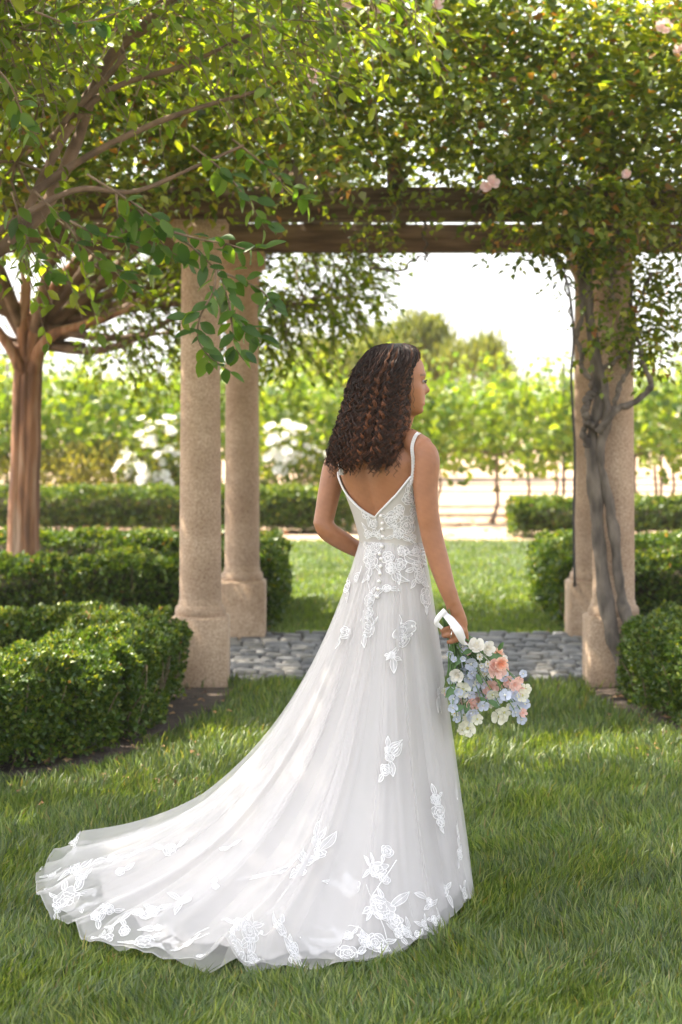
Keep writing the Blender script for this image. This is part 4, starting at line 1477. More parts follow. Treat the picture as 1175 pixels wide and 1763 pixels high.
def skirt(u, t, layer=0):
    """layer 0 = outer tulle, 1 = inner tulle, 2 = lining"""
    u = np.asarray(u, float) % 1.0; t = np.asarray(t, float)
    u, t = np.broadcast_arrays(u, t)
    if layer < 2:      # the net bunches into folds, the inner layer folding over itself
        nf = (15, 11)[layer]
        s0 = u * 2 * math.pi
        ub = (u + (.80, 1.75)[layer] / (2 * math.pi * nf) * np.sin(s0 * nf + 1.1 * np.sin(3 * s0) + .8 * t) * np.clip(t * 2.2, 0, 1) * np.clip((1.08 - t) * 4, 0, 1)) % 1.0
    else:
        ub = u
    th = np.interp(ub, _uu, _th); R = np.interp(ub, _uu, _R)
    d = np.stack([np.cos(th), np.sin(th)], -1)
    la = d @ LAT[:2]; lf = d @ FWD[:2]
    rw = 1 / np.sqrt((la / .108) ** 2 + (lf / .080) ** 2)
    k = np.clip((R - .3) / .8, 0, 1)
    R = R * (1, .975, .86)[layer] - (0, .0, .03)[layer] * k
    sc = (1, .985, .955)[layer]
    zh = .036 + 0 * u
    for (uc, h, w) in LIFT:
        zh = zh + h * np.exp(-(((u - uc + .5) % 1 - .5) / w) ** 2) * (1, .7, .15)[layer]
    P0 = (rw + .004 * (1, .5, 0)[layer], 1.162); P1 = ((rw + .045 + .075 * k) * sc, .92 - .17 * k); P2 = ((rw + .10 + .24 * k) * sc, .45 - .24 * k); P3 = (R, zh)
    b0, b1, b2, b3 = (1 - t) ** 3, 3 * t * (1 - t) ** 2, 3 * t * t * (1 - t), t ** 3
    r = b0 * P0[0] + b1 * P1[0] + b2 * P2[0] + b3 * P3[0]
    z = b0 * P0[1] + b1 * P1[1] + b2 * P2[1] + b3 * P3[1]
    # folds
    s = u * 2 * math.pi
    ph0 = (0, 1.7, 3.1)[layer]
    wv = (np.sin(s * 9 + ph0 + 1.2 * t) * .55 + np.sin(s * 17 + 2 * ph0 - 1.5 * t + .6 * np.sin(3 * s)) * .45
          + (1 - 2 * np.abs(np.sin(s * 11.5 + ph0 + .8 * np.sin(s * 2)))) * .38 + np.sin(s * 31 + ph0 * 3 + .7 * np.sin(5 * s)) * .2)
    wv = wv + .12 * np.sin(s * 53 + ph0) + .10 * np.sin(s * 77 + ph0 * 2)
    amp = (.0015 + .038 * t ** 1.05 * (.42 + .58 * k)) * (1, .9, .6)[layer]
    # direction of the fold displacement turns from outward to upward as the cloth lies down
    lay = np.clip((.30 - z) / .26, 0, 1) * k
    fo = wv * amp
    r = r + fo * (1 - lay)
    z = z + (fo * 1.1 + amp * .9) * lay * np.clip((1 - t) / .05, .45, 1) - (0, .004, .008)[layer] * t
    # cross ripples where the train settles
    z = z + lay * .010 * np.sin(t * 24 + 3 * np.sin(s * 4) + ph0) * (1 - t)
    z = np.maximum(z, .026 - .003 * layer)
    return np.stack([WC[0] + r * d[..., 0], WC[1] + r * d[..., 1], z], -1)


def grid_obj(name, fn, us, ts, mat, parent, wrap=True):
    U, T = np.meshgrid(us, ts)
    v = fn(U, T).reshape(-1, 3)
    nu = len(us)
    i = np.arange(len(ts) - 1)[:, None] * nu
    j = np.arange(nu if wrap else nu - 1)[None]; jn = (j + 1) % nu
    q = np.stack([i + j, i + jn, i + nu + jn, i + nu + j], -1).reshape(-1, 4)
    return link(name, make_mesh(name, v, quads=q, smooth=True), mat, parent)


us = np.linspace(0, 1, 500, endpoint=False)
tss = np.linspace(0, 1, 80)
grid_obj('lining', lambda a, b: skirt(a, b, 2), us[::2], tss[::2], M_lining, dress)
grid_obj('under_tulle', lambda a, b: skirt(a, b, 1), us, tss, M_tulle2, dress)
grid_obj('tulle_overlay', lambda a, b: skirt(a, b, 0), us, tss, M_tulle, dress)
# rolled hem edge
hu = np.linspace(0, 1, 500)
m = MB(); m.tube(skirt(hu, np.full(500, .999)), .0013, 4, False); m.obj('hem_edge', M_tulle2, dress)

# bodice
def ztop(phi):
    p = np.abs((phi + math.pi) % (2 * math.pi) - math.pi)
    return np.interp(p, [0, .35, .75, 1.15, 1.5, 1.9, 2.4, 3.15], [1.243, 1.276, 1.318, 1.372, 1.40, 1.39, 1.36, 1.35])


def bodice(phi, t):
    z = 1.150 + (ztop(phi) - 1.150) * t
    return torso(phi, z, .0065)


bu = np.linspace(-math.pi, math.pi, 120, endpoint=False)
grid_obj('bodice', bodice, bu, np.linspace(0, 1, 24), M_bod, dress)
e = np.linspace(-math.pi, math.pi, 200)
m = MB(); m.tube(torso(e, ztop(e), .008), .0038, 6, False); m.obj('neckline_edge', M_lace, dress, True)


def ribbon(pts, w, nrm, n=30, th=.0015):
    p = spline(pts, n); t = norm(np.gradient(p, axis=0))
    nn = spline(nrm, n); nn = norm(nn - (nn * t).sum(1, keepdims=True) * t)
    s = np.cross(t, nn) * np.interp(np.linspace(0, 1, n), np.linspace(0, 1, len(w)), w)[:, None] / 2
    v = np.stack([p - s, p + s, p + s - nn * th, p - s - nn * th], 1).reshape(-1, 3)
    q = []
    for i in range(n - 1):
        for j in range(4):
            q.append([i * 4 + j, i * 4 + (j + 1) % 4, i * 4 + 4 + (j + 1) % 4, i * 4 + 4 + j])
    return v, q


def surf_snap(px, py, off):
    """nearest body point along the ray of the pixel, moved off the skin"""
    d = np.array([(px - CX) / F, 1, -(py - HY) / F])
    o = np.array([0, 0, CH])
    rel = co - o
    tt = rel[:, 1]
    dist = np.linalg.norm(rel - tt[:, None] * d, axis=1)
    cand = np.where(dist < .006)[0]
    if len(cand) == 0: return B(px, py, -.1)
    i = cand[np.argmin(tt[cand])]
    return co[i].astype(float) + np.array([0, -off, off * .3])


_ph, _z = np.meshgrid(np.linspace(-math.pi, math.pi, 300), np.linspace(1.2, 1.48, 160))
_tp = torso(_ph, _z, .008).reshape(-1, 3)
_tx = CX + _tp[:, 0] / _tp[:, 1] * F; _ty = HY + (CH - _tp[:, 2]) / _tp[:, 1] * F


def TT(px, py):
    d = (_tx - px) ** 2 + (_ty - py) ** 2
    c = np.where(d < d.min() + 9)[0]
    return _tp[c[np.argmin(_tp[c, 1])]] + np.array([0, -.004, .001])


for pts in ([(703, 848), (708, 822), (709, 795), (708, 770), (713, 752), (720, 744)], [(586, 818), (584, 808), (583, 798), (584, 788), (587, 776)]):
    w = [surf_snap(a, b, .006) if pts[0][0] > 650 else TT(a, b) for a, b in pts]
    e0 = w[-1] + np.array([.012, .05, -.01])
    w.append(e0)
    n_ = [np.array([0, -1, .2])] * (len(w) - 1) + [np.array([0, .2, 1])]
    v, q = ribbon(w, [.016, .013, .011, .011, .011, .011, .011], n_, 30, .003)
    m = MB(); m.add(v, q=q)
    sp = spline(w, 60)
    for k in range(60):
        c = sp[k] + np.array([(-.0035 if k % 2 else .0035), -.002, 0])
        m.tube([c + [0, 0, -.0016], c + [0, 0, .0016]], .0022, 5)
    m.obj('strap', M_lace, dress)

# ------------------------------------------------------------------ lace
def make_uv(fn, us, ts):
    U, T = np.meshgrid(us, ts)
    p = fn(U, T)
    du = fn(U + 1e-3, T) - fn(U - 1e-3, T); dt = fn(U, np.minimum(T + 2e-3, 1)) - fn(U, T - 2e-3)
    nrm = norm(np.cross(du, dt))
    view = p - np.array([0, 0, CH])
    px = CX + p[..., 0] / p[..., 1] * F; py = HY + (CH - p[..., 2]) / p[..., 1] * F
    return U.ravel(), T.ravel(), p.reshape(-1, 3), px.ravel(), py.ravel()


SK = make_uv(lambda a, b: skirt(a, b, 0), np.linspace(0, 1, 700, endpoint=False), np.linspace(.01, .995, 160))
BO = make_uv(bodice, np.linspace(-math.pi, math.pi, 240, endpoint=False), np.linspace(.02, .98, 60))


class Lace:
    def __init__(self, fn, tab):
        self.fn, self.tab = fn, tab

    def at(self, px, py):
        U, T, p, X, Y = self.tab
        d = (X - px) ** 2 + (Y - py) ** 2
        c = np.where(d < max(16, d.min() * 1.5))[0]
        i = c[np.argmin(p[c, 1])]
        return U[i], T[i], p[i]

    def frame(self, px, py, uv=None):
        u0, t0, p0 = self.at(px, py)
        if uv is not None:
            u0, t0 = uv; p0 = self.fn(u0, t0)
        e1, e2 = (7e-3, 8e-3) if self.fn is not bodice else (2e-2, 1e-2)
        Su = (self.fn(u0 + e1, t0) - self.fn(u0 - e1, t0)) / (2 * e1)
        Sv = (self.fn(u0, min(t0 + e2, 1)) - self.fn(u0, max(t0 - e2, 0))) / (min(t0 + e2, 1) - max(t0 - e2, 0))
        n = norm(np.cross(Su, Sv))
        if n @ (p0 - np.array([0, 0, CH])) > 0: n = -n
        ex = np.array([1.0, 0, 0]); ex = norm(ex - (ex @ n) * n)
        ey = np.cross(n, ex)
        if ey[2] < 0: ey = -ey
        J = np.linalg.pinv(np.stack([Su, Sv], 1))
        return u0, t0, n, ex, ey, J

    def map(self, fr, xy, off):
        u0, t0, n, ex, ey, J = fr
        w = xy[:, 0:1] * ex + xy[:, 1:2] * ey
        d = w @ J.T
        t = np.clip(t0 + d[:, 1], 0.0, .997)
        return self.fn(u0 + d[:, 0], t) + n * off


def rib2(pl, w):
    pl = np.asarray(pl, float); t = norm(np.gradient(pl, axis=0)); s = np.stack([-t[:, 1], t[:, 0]], 1) * w / 2
    n = len(pl)
    v = np.vstack([pl - s, pl + s])
    return v, [[i, i + 1, n + i + 1, n + i] for i in range(n - 1)]


def flower2(r, rg, lw):
    """2D lace flower: fill fans and outline ribbons"""
    fills, lines = [], []
    n = int(rg.integers(5, 7)); a0 = rg.uniform(0, 6.28)
    a = np.linspace(0, 2 * math.pi, 61)
    rad = r * (.80 + .20 * np.abs(np.sin(n / 2 * (a - a0))) ** .6 + .02 * np.sin(7 * a))
    out = np.stack([rad * np.cos(a), rad * np.sin(a)], 1)
    fills.append(out); lines.append(out)
    for s, sh in ((.68, .5), (.42, .2)):
        rad2 = r * s * (.78 + .22 * np.abs(np.sin(n / 2 * (a - a0 - sh))) ** .6)
        c = np.array([rg.normal(), rg.normal()]) * r * .05
        lines.append(np.stack([rad2 * np.cos(a), rad2 * np.sin(a)], 1) + c)
    th = np.linspace(0, 9, 30)
    lines.append(np.stack([r * .22 * th / 9 * np.cos(th), r * .22 * th / 9 * np.sin(th)], 1))
    for k in range(n):
        b = a0 + 2 * math.pi * k / n
        lines.append(np.array([[r * .45 * math.cos(b), r * .45 * math.sin(b)], [r * .62 * math.cos(b + .05), r * .62 * math.sin(b + .05)], [r * .8 * math.cos(b), r * .8 * math.sin(b)]]))
    return fills, lines


def leaf2(p, ang, L, w, bend=.3):
    t = np.linspace(0, 1, 12)
    cx_ = L * t; cy_ = bend * L * t ** 2
    h = w * np.sin(math.pi * t ** .8) / 2
    up_ = np.stack([cx_, cy_ + h], 1); lo_ = np.stack([cx_, cy_ - h], 1)
    out = np.vstack([up_, lo_[::-1]])
    R = np.array([[math.cos(ang), -math.sin(ang)], [math.sin(ang), math.cos(ang)]])
    f = lambda q: q @ R.T + p
    return f(out), [f(up_), f(lo_), f(np.stack([cx_, cy_], 1))]


def lace_piece(lc, px, py, rpx, leafs, seed, off=.0022, stem=None, lw=.0021, nfl=1, flower=True, uv=None):
    """leafs: list of (angle deg in picture, length px); sizes in photo px at the bride"""
    rg = np.random.default_rng(seed)
    fr = lc.frame(px, py, uv)
    mbf, mbl = MB(), MB()
    r = rpx / 529.0
    fl, ln = [], []
    if flower:
        f, l = flower2(r, rg, lw); fl += f; ln += l
    for (ad, lp) in leafs:
        a_ = math.radians(ad); L = lp / 529.0
        o_ = np.array([math.cos(a_), math.sin(a_)]) * r * (.8 if flower else .1)
        out, l = leaf2(o_, a_ + rg.normal() * .1, L, L * .40, rg.uniform(-.4, .4))
        fl.append(out); ln += l
    if stem:
        for pl in stem:
            q = spline(np.array([((a_ - px) / 529.0, -(b_ - py) / 529.0) for a_, b_ in pl]), 24)
            ln.append(q)
    for f in fl:
        c = f.mean(0)
        v2 = np.vstack([f, c, ]); n = len(f)
        # ring fan with a middle ring, so it follows the cloth
        midr = (f + c) / 2
        v2 = np.vstack([f, midr, c])
        q = [[k, (k + 1) % n, n + (k + 1) % n, n + k] for k in range(n)]
        t = [[n + k, n + (k + 1) % n, 2 * n] for k in range(n)]
        mbf.add(lc.map(fr, v2, off), q=q, t=t)
    for l in ln:
        v2, q = rib2(l, lw)
        mbl.add(lc.map(fr, v2, off + .0018), q=q)
    o = mbl.obj('lace_flower', M_lace, dress)
    if mbf.n:
        me = o.data
        fm = mbf.mesh('lace_fill')
        # join the fill into the same motif with its own material
        v = np.vstack([np.vstack(mbl.v), np.vstack(mbf.v)])
        qs = np.vstack([np.vstack(mbl.q), np.vstack(mbf.q) + mbl.n]); ts_ = np.vstack(mbf.t) + mbl.n
        me2 = make_mesh('lace_flower', v, ts_, qs)
        me2.materials.append(M_lace); me2.materials.append(M_lacef)
        idx = np.zeros(len(me2.polygons), np.int32)
        nt = len(ts_); idx[:nt] = 1; idx[nt + len(np.vstack(mbl.q)):] = 1
        me2.polygons.foreach_set('material_index', idx)
        o.data = me2
    return o


LS = Lace(lambda a, b: skirt(a, b, 0), SK)
LB = Lace(bodice, BO)
# on the bodice
for i, (a, b, r, lf) in enumerate([
    (706, 858, 12, [(70, 18), (100, 16)]), (690, 880, 9, [(200, 16), (250, 14)]), (672, 898, 11, [(150, 16), (300, 14)]), (703, 905, 17, [(120, 20), (60, 18), (180, 18)]),
    (684, 922, 9, [(200, 18), (330, 16)]), (713, 928, 8, [(300, 14)]), (630, 880, 9, [(120, 22), (90, 18), (300, 16)]), (640, 903, 8, [(60, 18), (280, 18)]),
    (632, 922, 8, [(120, 14), (20, 16)]), (622, 864, 7, [(120, 16), (260, 16)]), (652, 925, 7, [(200, 14), (0, 14)]), (715, 880, 9, [(90, 16), (270, 16)])]):
    lace_piece(LB, a, b, r, lf, 100 + i, .0025)
# on the skirt
SKL = [
    (648, 938, 13, [(200, 18), (30, 16)]), (632, 945, 9, [(140, 14)]), (693, 945, 8, [(300, 26), (340, 30)]), (720, 950, 8, [(300, 16)]), (636, 965, 13, [(260, 22), (320, 14)]), (667, 957, 10, [(300, 14)]),
    (690, 969, 10, [(200, 12)]), (670, 978, 9, [(290, 26), (320, 22)]), (612, 995, 8, [(30, 14)]), (597, 1010, 10, [(280, 18), (90, 12)]), (664, 1013, 6, [(200, 16), (340, 14)]),
    (720, 975, 9, [(60, 16), (210, 16)]), (725, 992, 11, [(220, 18), (300, 14)]), (736, 1030, 15, [(80, 20), (270, 12)]), (634, 1033, 11, [(60, 12)]), (634, 1052, 10, [(220, 10)]), (631, 1078, 16, [(250, 18), (30, 12)]),
    (694, 1085, 14, [(100, 14)]), (691, 1106, 10, [(220, 16)]), (678, 1128, 5, [(200, 12), (280, 22), (320, 14)]), (586, 1088, 10, [(240, 16)]), (672, 1302, 8, [(60, 20), (20, 20), (280, 22)]), (664, 1325, 9, [(250, 18)]),
    (668, 1290, 5, [(80, 16), (40, 18)]), (757, 1195, 7, [(250, 22), (20, 22), (300, 22)]),
    (758, 1397, 12, [(90, 14), (120, 16)]), (753, 1378, 8, [(100, 16), (40, 12)]), (788, 1365, 9, [(100, 14)]), (790, 1430, 11, [(270, 24), (100, 14)]), (762, 1415, 7, [(270, 10)]), (792, 1472, 8, [(260, 20), (60, 14)]),
    # mid train
    (545, 1470, 9, [(120, 26), (60, 30), (240, 16)]), (515, 1468, 10, [(200, 18)]), (541, 1448, 7, [(100, 24), (50, 20)]), (516, 1500, 8, [(220, 18), (60, 12)]), (390, 1460, 5, [(150, 18), (20, 18)]), (370, 1528, 5, [(100, 14)]),
    # right front cluster
    (667, 1465, 10, [(240, 14)]), (648, 1495, 13, [(150, 18), (110, 16), (200, 18)]), (661, 1510, 9, [(180, 16)]), (607, 1532, 15, [(120, 18), (150, 20), (100, 14)]), (652, 1560, 21, [(80, 18), (200, 24), (30, 30), (220, 20)]),
    (680, 1585, 13, [(200, 22), (330, 14)]), (646, 1622, 16, [(180, 20), (150, 18), (20, 16)]), (600, 1642, 15, [(150, 18), (10, 16)]), (601, 1610, 9, [(180, 30), (30, 16), (200, 20)]), (703, 1606, 9, [(80, 18), (330, 14)]),
    (665, 1640, 12, [(20, 14)]), (722, 1612, 8, [(60, 12)]), (540, 1640, 8, [(150, 14), (20, 12)]), (505, 1630, 9, [(120, 16), (300, 12)]), (750, 1585, 8, [(40, 14), (200, 12)]),
    # hem around the train
    (427, 1600, 16, [(110, 26), (60, 22), (270, 14)]), (392, 1667, 19, [(120, 20), (50, 26), (200, 18)]), (480, 1595, 10, [(80, 22), (120, 20), (320, 20)]), (323, 1623, 8, [(200, 20), (30, 14)]), (345, 1650, 8, [(160, 24), (20, 20)]),
    (246, 1622, 14, [(180, 18), (30, 20), (340, 20)]), (265, 1570, 9, [(30, 20), (260, 14)]), (316, 1552, 10, [(140, 20), (240, 24)]), (238, 1573, 9, [(200, 20), (300, 12)]), (176, 1617, 15, [(100, 20), (140, 18)]), (213, 1605, 8, [(90, 14)]),
    (118, 1548, 22, [(50, 30), (100, 22), (10, 30), (150, 18)]), (165, 1576, 7, [(300, 18), (30, 16)]), (228, 1467, 16, [(160, 24), (20, 24)]), (190, 1478, 9, [(180, 26)]), (295, 1462, 11, [(20, 22), (160, 16)]), (130, 1497, 9, [(20, 22), (190, 18)]), (270, 1600, 6, [(10, 18), (190, 18)]), (210, 1500, 7, [(20, 18)]),
]
for i, (a, b, r, lf) in enumerate(SKL):
    lace_piece(LS, a, b, r * 1.12, [(x, y * 1.25) for x, y in lf], 300 + i, .003)
# lace border round the hem of the train
_hb = np.random.default_rng(55)
for i, uc in enumerate(np.linspace(.02, .72, 34)):
    a0 = _hb.uniform(0, 360)
    lace_piece(LS, 600, 1500, _hb.uniform(6, 12), [(a0, 18), (a0 + 150, 22), (a0 + 230, 16)], 900 + i, .003, uv=(uc + _hb.normal() * .004, .955 + .02 * _hb.normal()), lw=.0017)
# curling stems between motifs
for i, pl in enumerate([[(667, 1475), (650, 1520), (640, 1545), (652, 1560)], [(607, 1532), (640, 1545), (655, 1580), (664, 1610)], [(545, 1440), (540, 1480), (516, 1500)], [(646, 1622), (620, 1608), (575, 1605), (540, 1605)],
                        [(176, 1617), (200, 1575), (240, 1570), (300, 1560)], [(345, 1650), (300, 1625), (246, 1622)], [(118, 1548), (160, 1545), (170, 1575)], [(480, 1595), (450, 1610), (427, 1600)], [(636, 965), (632, 1000), (640, 1030)], [(720, 955), (728, 985), (736, 1020)]]):
    c = pl[len(pl) // 2]
    lace_piece(LS, c[0], c[1], 4, [(60, 10)], 700 + i, .003, stem=[pl], flower=False)
# buttons down the back
for (a, b) in ((654, 890), (656, 902), (657, 914), (658, 926)):
    u0, t0, p0 = LB.at(a, b)
    m = MB(); m.lathe([(.0001, .0055), (.003, .005), (.0052, .0025), (.0052, -.002)], 10)
    o = m.obj('button', M_pearl, None, True); o.parent = dress; o.matrix_parent_inverse = parent_world(dress).inverted()
    o.rotation_euler = Vector((-.5, -.85, .1)).to_track_quat('Z', 'Y').to_euler(); o.location = Vector(p0) + Vector((-.002, -.005, 0))
for (a, b) in ((655, 940), (654, 950), (653, 962), (653, 975), (651, 988), (650, 1000), (648, 1014), (647, 1028)):
    u0, t0, p0 = LS.at(a, b)
    m = MB(); m.lathe([(.0001, .0055), (.003, .005), (.0055, .0025), (.0055, -.002)], 10)
    o = m.obj('button', M_pearl, None, True); o.parent = dress; o.matrix_parent_inverse = parent_world(dress).inverted()
    o.rotation_euler = Vector((-.4, -.9, .25)).to_track_quat('Z', 'Y').to_euler(); o.location = Vector(p0) + Vector((-.001, -.005, .001))

# ------------------------------------------------------------------ bouquet
bq = empty('bouquet', tuple(B(790, 1180, -.15)))
tag(bq, 'hanging bridal bouquet of blue, white and peach flowers tied with white ribbon', 'bouquet')
BQD = -.15


def BP(px, py, d=0.0): return B(px, py, BQD + d)


fl_mesh = {
    'blue': [blossom_mesh('blue_floret', [(.60, .64, .78), (.72, .74, .83)], (5,), 1, .28, M_petal, (.85, .84, .75), s) for s in range(3)],
    'pale': [blossom_mesh('pale_floret', [(.70, .74, .90), (.80, .80, .90)], (5, 4), 1, .35, M_petal, (.85, .86, .70), s) for s in range(2)],
    'white': [blossom_mesh('white_rose', [(.86, .83, .78), (.88, .86, .82), (.85, .80, .70)], (5, 5, 4, 3), 1, .55, M_petal, None, s) for s in range(2)],
    'cream': [blossom_mesh('cream_flower', [(.86, .84, .72), (.86, .86, .76)], (6, 5), 1, .25, M_petal, (.75, .72, .35), s, .16) for s in range(2)],
    'pink': [blossom_mesh('pink_flower', [(.85, .58, .52), (.88, .66, .60), (.86, .50, .40)], (7, 7, 6), 1, .40, M_petal, None, s) for s in range(2)],
    'peach': [blossom_mesh('peach_dahlia', [(.88, .64, .54), (.90, .52, .38), (.88, .44, .28), (.86, .38, .22)], (10, 9, 8, 6), 1, .40, M_petal, None, s) for s in range(1)],
    'daisy': [blossom_mesh('daisy', [(.88, .87, .82)], (9,), 1, .15, M_petal, (.80, .55, .05), s) for s in range(1)],
}
# (px, py, radius px, kind)
FL = [(821, 1113, 13, 'white'), (838, 1116, 11, 'white'), (853, 1130, 14, 'peach'), (856, 1152, 14, 'pink'), (850, 1144, 10, 'pink'), (788, 1161, 12, 'white'), (844, 1182, 12, 'pink'), (838, 1172, 9, 'pale'),
      (797, 1113, 9, 'blue'), (805, 1124, 9, 'blue'), (812, 1132, 9, 'blue'), (792, 1143, 10, 'blue'), (811, 1143, 10, 'blue'), (824, 1140, 9, 'pale'), (801, 1153, 9, 'blue'), (812, 1158, 9, 'pale'), (828, 1147, 7, 'cream'),
      (827, 1160, 8, 'cream'), (822, 1171, 7, 'cream'), (807, 1168, 8, 'blue'), (816, 1180, 8, 'blue'), (800, 1176, 8, 'blue'), (827, 1184, 7, 'cream'), (834, 1190, 8, 'pale'), (797, 1187, 11, 'cream'), (808, 1196, 9, 'pale'),
      (820, 1196, 9, 'blue'), (778, 1170, 7, 'blue'), (776, 1190, 8, 'blue'), (782, 1203, 7, 'blue'), (780, 1218, 8, 'pale'), (790, 1210, 7, 'pink'), (810, 1210, 8, 'pink'), (826, 1208, 9, 'cream'), (832, 1214, 8, 'pale'),
      (813, 1226, 10, 'pale'), (808, 1233, 10, 'cream'), (822, 1238, 9, 'cream'), (860, 1232, 13, 'cream'), (868, 1226, 9, 'cream'), (806, 1253, 12, 'cream'), (796, 1256, 8, 'cream'), (838, 1200, 9, 'pink'), (848, 1195, 9, 'cream'),
      (866, 1164, 8, 'blue'), (872, 1172, 9, 'pink'), (880, 1170, 8, 'blue'), (886, 1178, 9, 'pink'), (892, 1171, 7, 'pink'), (876, 1186, 9, 'blue'), (870, 1197, 9, 'blue'), (884, 1194, 8, 'pale'), (893, 1188, 9, 'pink'),
      (899, 1197, 9, 'cream'), (905, 1186, 8, 'cream'), (890, 1206, 9, 'blue'), (886, 1216, 9, 'blue'), (896, 1219, 9, 'blue'), (904, 1212, 8, 'blue'), (898, 1228, 7, 'blue'), (888, 1226, 7, 'blue'), (868, 1182, 8, 'pink'),
      (826, 1131, 5, 'daisy'), (840, 1143, 5, 'daisy'), (838, 1150, 5, 'daisy'), (829, 1146, 4, 'daisy'), (869, 1133, 5, 'daisy'), (872, 1144, 4, 'daisy'), (835, 1160, 4, 'daisy'), (845, 1163, 4, 'daisy'), (783, 1228, 5, 'daisy'), (776, 1126, 6, 'blue'), (782, 1135, 5, 'blue'), (862, 1142, 10, 'peach'),
      (856, 1206, 8, 'pale'), (846, 1212, 6, 'cream'), (790, 1190, 7, 'pale'), (794, 1222, 6, 'blue'), (800, 1240, 7, 'pale')]
_fr = np.random.default_rng(77)
for _ in range(60):
    a_, b_, r_, k_ = FL[int(_fr.integers(0, 62))]
    FL.append((a_ + _fr.normal() * 9, b_ + _fr.normal() * 9, _fr.uniform(4, 7.5), ('pale', 'blue', 'cream', 'pale', 'pink', 'blue')[int(_fr.integers(6))]))
NAMES = {'blue': 'blue_floret', 'pale': 'pale_blue_floret', 'white': 'white_rose', 'cream': 'cream_flower', 'pink': 'pink_flower', 'peach': 'peach_dahlia', 'daisy': 'daisy'}
root_pt = BP(778, 1092, .0)
br = np.random.default_rng(9)
sm = MB()
for i, (a, b, r, k) in enumerate(FL):
    dd = br.normal() * .025 + (.02 if i > 76 else 0) - .012 * (k in ('white', 'peach', 'daisy'))
    loc = BP(a, b, dd)
    out = norm(loc - BP(800, 1120, .02))
    put(fl_mesh[k][i % len(fl_mesh[k])], NAMES[k], loc, r / 529 * (1.15 + .25 * br.random()), tuple(out * .55 + np.array([0, -.95, .15]) + br.normal(size=3) * .25), bq)
    if i % 2 == 0 or b > 1220:
        s0 = root_pt + br.normal(size=3) * .007
        mid = (s0 + loc) / 2 + np.array([.0, .02, .02]) + br.normal(size=3) * .006
        sm.tube(spline([s0 + [-.012, 0, .06], s0, mid, loc + [0, .012, 0]], 14), .0017, 5, False, c=np.array([.10, .19, .05]) * (1 + .2 * br.normal()))
for _ in range(26):
    s0 = root_pt + br.normal(size=3) * .008
    e0 = BP(br.uniform(770, 800), br.uniform(1140, 1215), .02 + .02 * br.random())
    sm.tube(spline([s0 + [-.016, 0, .07], s0, (s0 + e0) / 2 + br.normal(size=3) * .006, e0], 12), .0019, 5, False, c=np.array([.09, .17, .05]) * (1 + .25 * br.normal()))
sm.obj('stems', col_mat('flower_stem', .5), bq, True)
for (a, b, ad, L) in ((836, 1125, -20, 18), (842, 1132, 10, 16), (800, 1215, 200, 18), (820, 1160, -60, 14), (790, 1200, 240, 18), (784, 1180, 230, 18), (826, 1200, -40, 14), (858, 1120, 60, 12), (806, 1205, 260, 16), (815, 1118, 200, 14), (795, 1128, 240, 14), (840, 1205, -30, 16)):
    m = MB(); r_ = math.radians(ad)
    p0 = BP(a, b, -.02 * br.random())
    ax = np.array([[math.cos(r_), -.3, math.sin(r_)]])
    leaves(m, T8, p0[None], ax, np.array([[.2, -1, .5]]), L / 529 * 1.5, L / 529 * .75, np.array([[.06, .13, .035]]))
    m.obj('leaf', M_bouq_leaf, bq)
M_sat = cloth_mat('satin_ribbon', (.86, .84, .84), 1, .2)
v, q = ribbon([BP(762, 1050, -.02), BP(763, 1053, -.03), BP(768, 1059, -.045), BP(777, 1068, -.06), BP(789, 1085, -.085), BP(798, 1103, -.075), BP(806, 1109, -.05)], [.010, .014, .022, .028, .031, .024, .010],
              [np.array([-.4, -1, .2]), np.array([-.3, -1, .2]), np.array([.2, -.9, .6]), np.array([.35, -1, .25]), np.array([.2, -1, .2]), np.array([.0, -1, .5]), np.array([0, -.6, .8])], 44)
m = MB(); m.add(v, q=q); m.obj('ribbon', M_sat, bq, True)
v, q = ribbon([BP(767, 1050, -.045), BP(756, 1062, -.05), BP(752, 1072, -.05), BP(762, 1082, -.05)], [.016, .018, .016, .010], [np.array([-.2, -1, .2])] * 4, 24)
m = MB(); m.add(v, q=q); m.obj('ribbon', M_sat, bq, True)
# rings
M_gold = flat_mat('ring_gold', (.75, .72, .66), .25, .5, 1)
for (a, b, d) in ((776, 1081, -.031), (777, 1092, -.036)):
    c = hp(a, b, d); t = np.linspace(0, 2 * math.pi, 20)
    m = MB(); m.tube(np.stack([c[0] + .002 * np.sin(t), c[1] + .0105 * np.cos(t), c[2] + .0105 * np.sin(t)], 1), .0016, 5, False)
    m.obj('ring', M_gold, person, True)

# ------------------------------------------------------------------ grass
hemw = np.stack([WC[0] + _R * np.cos(_th), WC[1] + _R * np.sin(_th)], 1)[::6]


def in_poly(p, poly):
    poly = np.asarray(poly); n = len(poly)
    c = np.zeros(len(p), bool)
    for i in range(n):
        a, b = poly[i], poly[(i + 1) % n]
        if a[1] == b[1]: continue
        cond = ((a[1] > p[:, 1]) != (b[1] > p[:, 1])) & (p[:, 0] < (b[0] - a[0]) * (p[:, 1] - a[1]) / (b[1] - a[1]) + a[0])
        c ^= cond
    return c


GRASSC = [(.075, .125, .034), (.115, .168, .044), (.045, .085, .028), (.17, .215, .070), (.13, .165, .085), (.09, .15, .034)]


